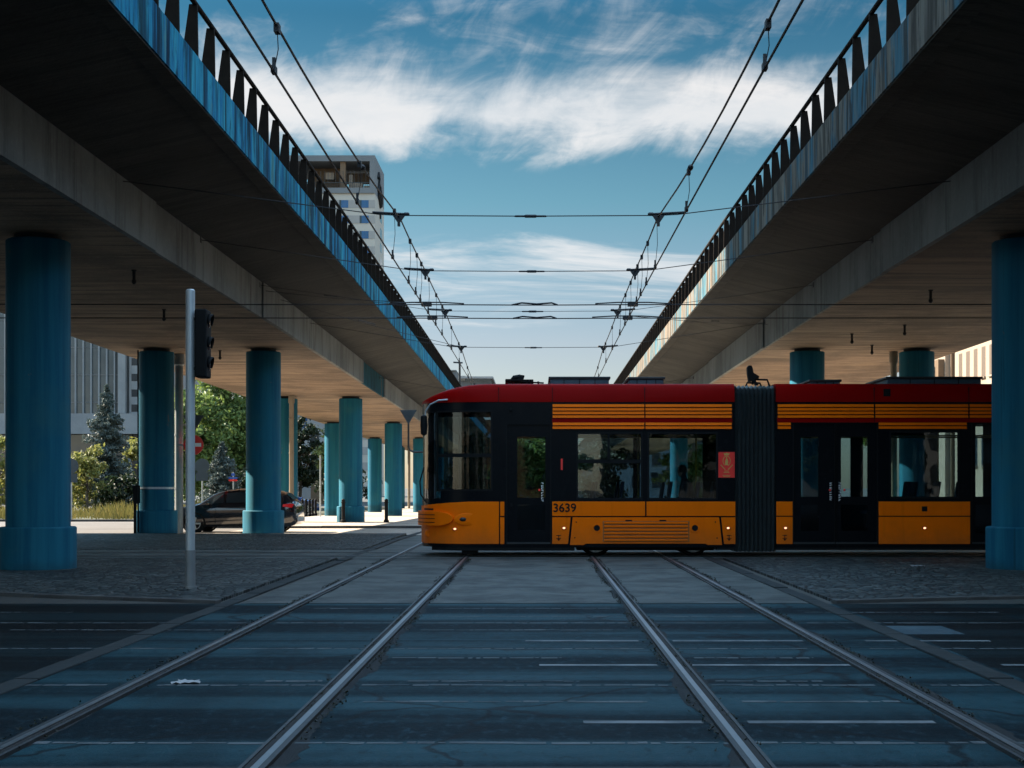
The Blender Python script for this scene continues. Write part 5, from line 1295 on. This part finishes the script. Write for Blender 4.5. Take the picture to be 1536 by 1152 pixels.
# pale house seen under the left deck, grey building behind the bollards
t = thing('pale_house', 'pale house with a black window seen under the left viaduct', 'building', (at(480,170), 170, -.6))
mb = MB(); mb.box(at(440,170), at(520,170), 170, 184, -1, zt(612,170)); mb.build('wall', M['palewall'], t)
windows(t, ('y', 170), [at(472,170)], [zt(660,170)], 1.05, 1.5, 'windark'); windows(t, ('y', 170), [at(455,170)], [zt(634,170)], .9, 1.2, 'winblue')
t = thing('low_grey_house', 'low brown grey house beyond the bollards and the yellow green tree', 'building', (at(490,158), 158, -.6))
mb = MB(); mb.box(at(466,158), at(506,158), 158, 164, -1, zt(690,158)); mb.build('wall', M['ochre'], t)
mb = MB(); mb.prism([(157.6,zt(690,158)),(164.4,zt(690,158)),(161,zt(690,158)+1.4)], 'x', at(464,158), at(508,158)); mb.build('roof', M['greywall'], t)
# flat topped building above the front of the tram
Yb = 210
t = thing('flat_roof_building', 'distant grey flat roofed building just above the front of the tram', 'building', (at(716,Yb), Yb, -.6))
mb = MB(); mb.box(at(690,Yb), at(736,Yb), Yb, Yb+12, -1, zt(571,Yb)); mb.build('wall', M['greywall'], t)
mb = MB(); mb.box(at(688,Yb), at(740,Yb), Yb-1.2, Yb+13, zt(568.5,Yb), zt(565.5,Yb)); mb.build('roof', M['palewall'], t)
mb = MB(); mb.box(at(699,Yb), at(736.5,Yb), Yb-.3, Yb+12.2, zt(571,Yb), zt(568.5,Yb)); mb.build('window_strip', M['windark'], t)
mb = MB(); mb.box(at(690,Yb), at(698.5,Yb), Yb-.5, Yb+8, zt(571,Yb), zt(564,Yb)); mb.build('stair_head', M['palewall'], t)
t = thing('grey_block', 'small grey block above the far end of the left railing', 'building', (at(680,230), 230, -.6))
mb = MB(); mb.box(at(672,230), at(684,230), 230, 238, -1, zt(556,230)); mb.build('wall', M['greywall'], t)
mb = MB(); mb.box(at(671.5,230), at(684.5,230), 229.7, 238.3, zt(556,230), zt(555,230)); mb.build('parapet', M['palewall'], t)
t = thing('catenary_mast', 'far catenary mast with a cross arm above the front of the tram', 'mast', (at(689.5,96), 96, -.4))
mb = MB(); mb.tube([(at(689.5,96),96,-.6),(at(689.5,96),96,zt(544,96))], [.11,.07], 8); mb.build('mast', M['darkmetal'], t)
mb = MB(); mb.tube([(at(680,96),96,zt(543.5,96)),(at(694,96),96,zt(544.2,96))], .06, 6); mb.prism([(at(686.5,96),zt(544,96)),(at(692.5,96),zt(544,96)),(at(689.5,96),zt(547.5,96))], 'y', 95.9, 96.1); mb.build('cross_arm', M['darkmetal'], t)
# left slab inferred from its shadow edge, then heightened so its shade reaches farther
t = thing('tall_slab_block', 'tall slab block far to the left that shades the crossing', 'building', (-60, 0, -.2))
mb = MB(); mb.box(-78, -46, -22, 55.5, -1, 80); mb.build('wall', M['greywall'], t)
mb = MB(); mb.box(-78.4, -45.6, -22.4, 55.9, 80, 80.8); mb.build('parapet', M['palewall'], t)
mb = MB()
for k in range(25): mb.box(-45.99, -45.9, -20, 53.5, 2+3.1*k, 3.7+3.1*k)
mb.build('window_band', M['windark'], t)
t = thing('added_sky_blocker', 'unseen added block along the right that cuts off sky light', 'building', (42, 0, 0))  # unseen mass added to keep horizon sky light out on the right
mb = MB(); mb.box(34, 52, -70, 56, -1, 21); mb.build('wall', M['greywall'], t)
mb = MB(); mb.box(33.6, 52.4, -70.4, 56.4, 21, 21.6); mb.build('cornice', M['palewall'], t)
mb = MB()
for k in range(6): mb.box(33.9, 33.99, -68, 54, 1.5+3.2*k, 3.2+3.2*k)
mb.build('window_band', M['windark'], t)
for i, (x0, x1, h_, m_) in enumerate(((-16,-4,10.5,'ochre'),(-4,9,13,'greywall'),(9,21,11.5,'palewall'),(21,36,13.5,'ochre'))):
    t = thing('terraced_house', ['brown house far behind the cab of the tram','tall grey house far behind the front door of the tram','pale house far behind the bellows of the tram','brown house far behind the middle of the tram'][i], 'house', (x0+6, 195, -.6), 'terraced houses behind the tram')
    mb = MB(); mb.box(x0+.03, x1-.03, 195+i%2*.6, 207, -1, h_); mb.build('wall', M[m_], t)
    mb = MB(); mb.prism([(194.6,h_),(207.4,h_),(203,h_+1.6),(199,h_+1.6)], 'x', x0, x1-.02); mb.build('roof', M['greywall'], t)
    windows(t, ('y', 195+i%2*.6), [x0+1.8+2.8*k for k in range(4)], [2+3.1*k for k in range(3)], 1.2, 1.7, 'windark', 'palewall')
broad_tree('leafy_tree', 'dark tree seen through the long window of the tram', (at(905,120), 120, gz(120)), 6.0, 2.8, 2.6, .6, 4500, .22, 'leaf_dark', 'leafy trees behind the tram')
broad_tree('leafy_tree', 'light tree far behind the second window of the tram', (at(1030,140), 140, gz(140)), 6.5, 2.6, 2.8, .6, 4500, .22, 'leaf', 'leafy trees behind the tram')
for i, (x0, x1, h_, m_, y_) in enumerate(((-60,-34,15,'cream',-88),(-33,-9,14,'greywall',-92),(-8,4,9,'ochre',-86),(7,19,12,'greywall',-90),(20,33,11,'greywall',-86),(36,60,18,'ochre',-90))):
    t = thing('street_house', 'house %s behind the viewer' % ['cream farthest left','wide grey','low brown','narrow cream','low grey','wide brown'][i], 'house', ((x0+x1)/2, y_, 0), 'houses behind the viewer')
    mb = MB(); mb.box(x0, x1, y_-12, y_, -1, h_); mb.build('wall', M[m_], t)
    mb = MB(); mb.box(x0-.3, x1+.3, y_-12.3, y_+.3, h_, h_+.5); mb.build('cornice', M['palewall'], t)
    for k in range(int((x1-x0)/3)):
        for q in range(int(h_/3.2)): mb = MB(); mb.box(x0+.8+3*k, x0+2.2+3*k, y_-.1, y_+.02, 1+3.2*q, 2.9+3.2*q); mb.build('window', M['windark'], t)
for i, (x_, h_, r_) in enumerate(((-13,9,4),(1.5,7.5,2.6),(12,10,3.4),(24,8,3.6))):
    broad_tree('leafy_tree', 'street tree behind the viewer, %s' % ['far left','left of the middle','right of the middle','far right'][i], (x_, -66, 0), h_, r_, h_*.42, 1.6, 1500, .5, 'leaf_dark', 'street trees behind the viewer')
# litter
def paper(x, y, s, label, z=0):
    mb = MB(); n = 7; pts = []
    for i in range(n):
        for j in range(n):
            pts.append((x+s*(i/(n-1)-.5)*(1+.2*math.sin(j)), y+s*.9*(j/(n-1)-.5)*(1-.35*i/(n-1)), z+.004+abs(math.sin(i*1.7+j*2.3))*s*.10*rnd.uniform(.5,1)))
    mb.add(pts, [(i*n+j,(i+1)*n+j,(i+1)*n+j+1,i*n+j+1) for i in range(n-1) for j in range(n-1)])
    o = mb.build('paper_scrap', M['paper'], recalc=False); so2 = o.modifiers.new('thick', 'SOLIDIFY'); so2.thickness = .002
    tag(o, label, 'litter', 'scraps of white litter')
paper(at(280,9.85), 9.85, .17, 'white paper scrap on the dark asphalt inside the left track', -.01)
paper(at(1376,23.3), 23.3, .2, 'white paper scrap on the cobbles near the right column', .045)
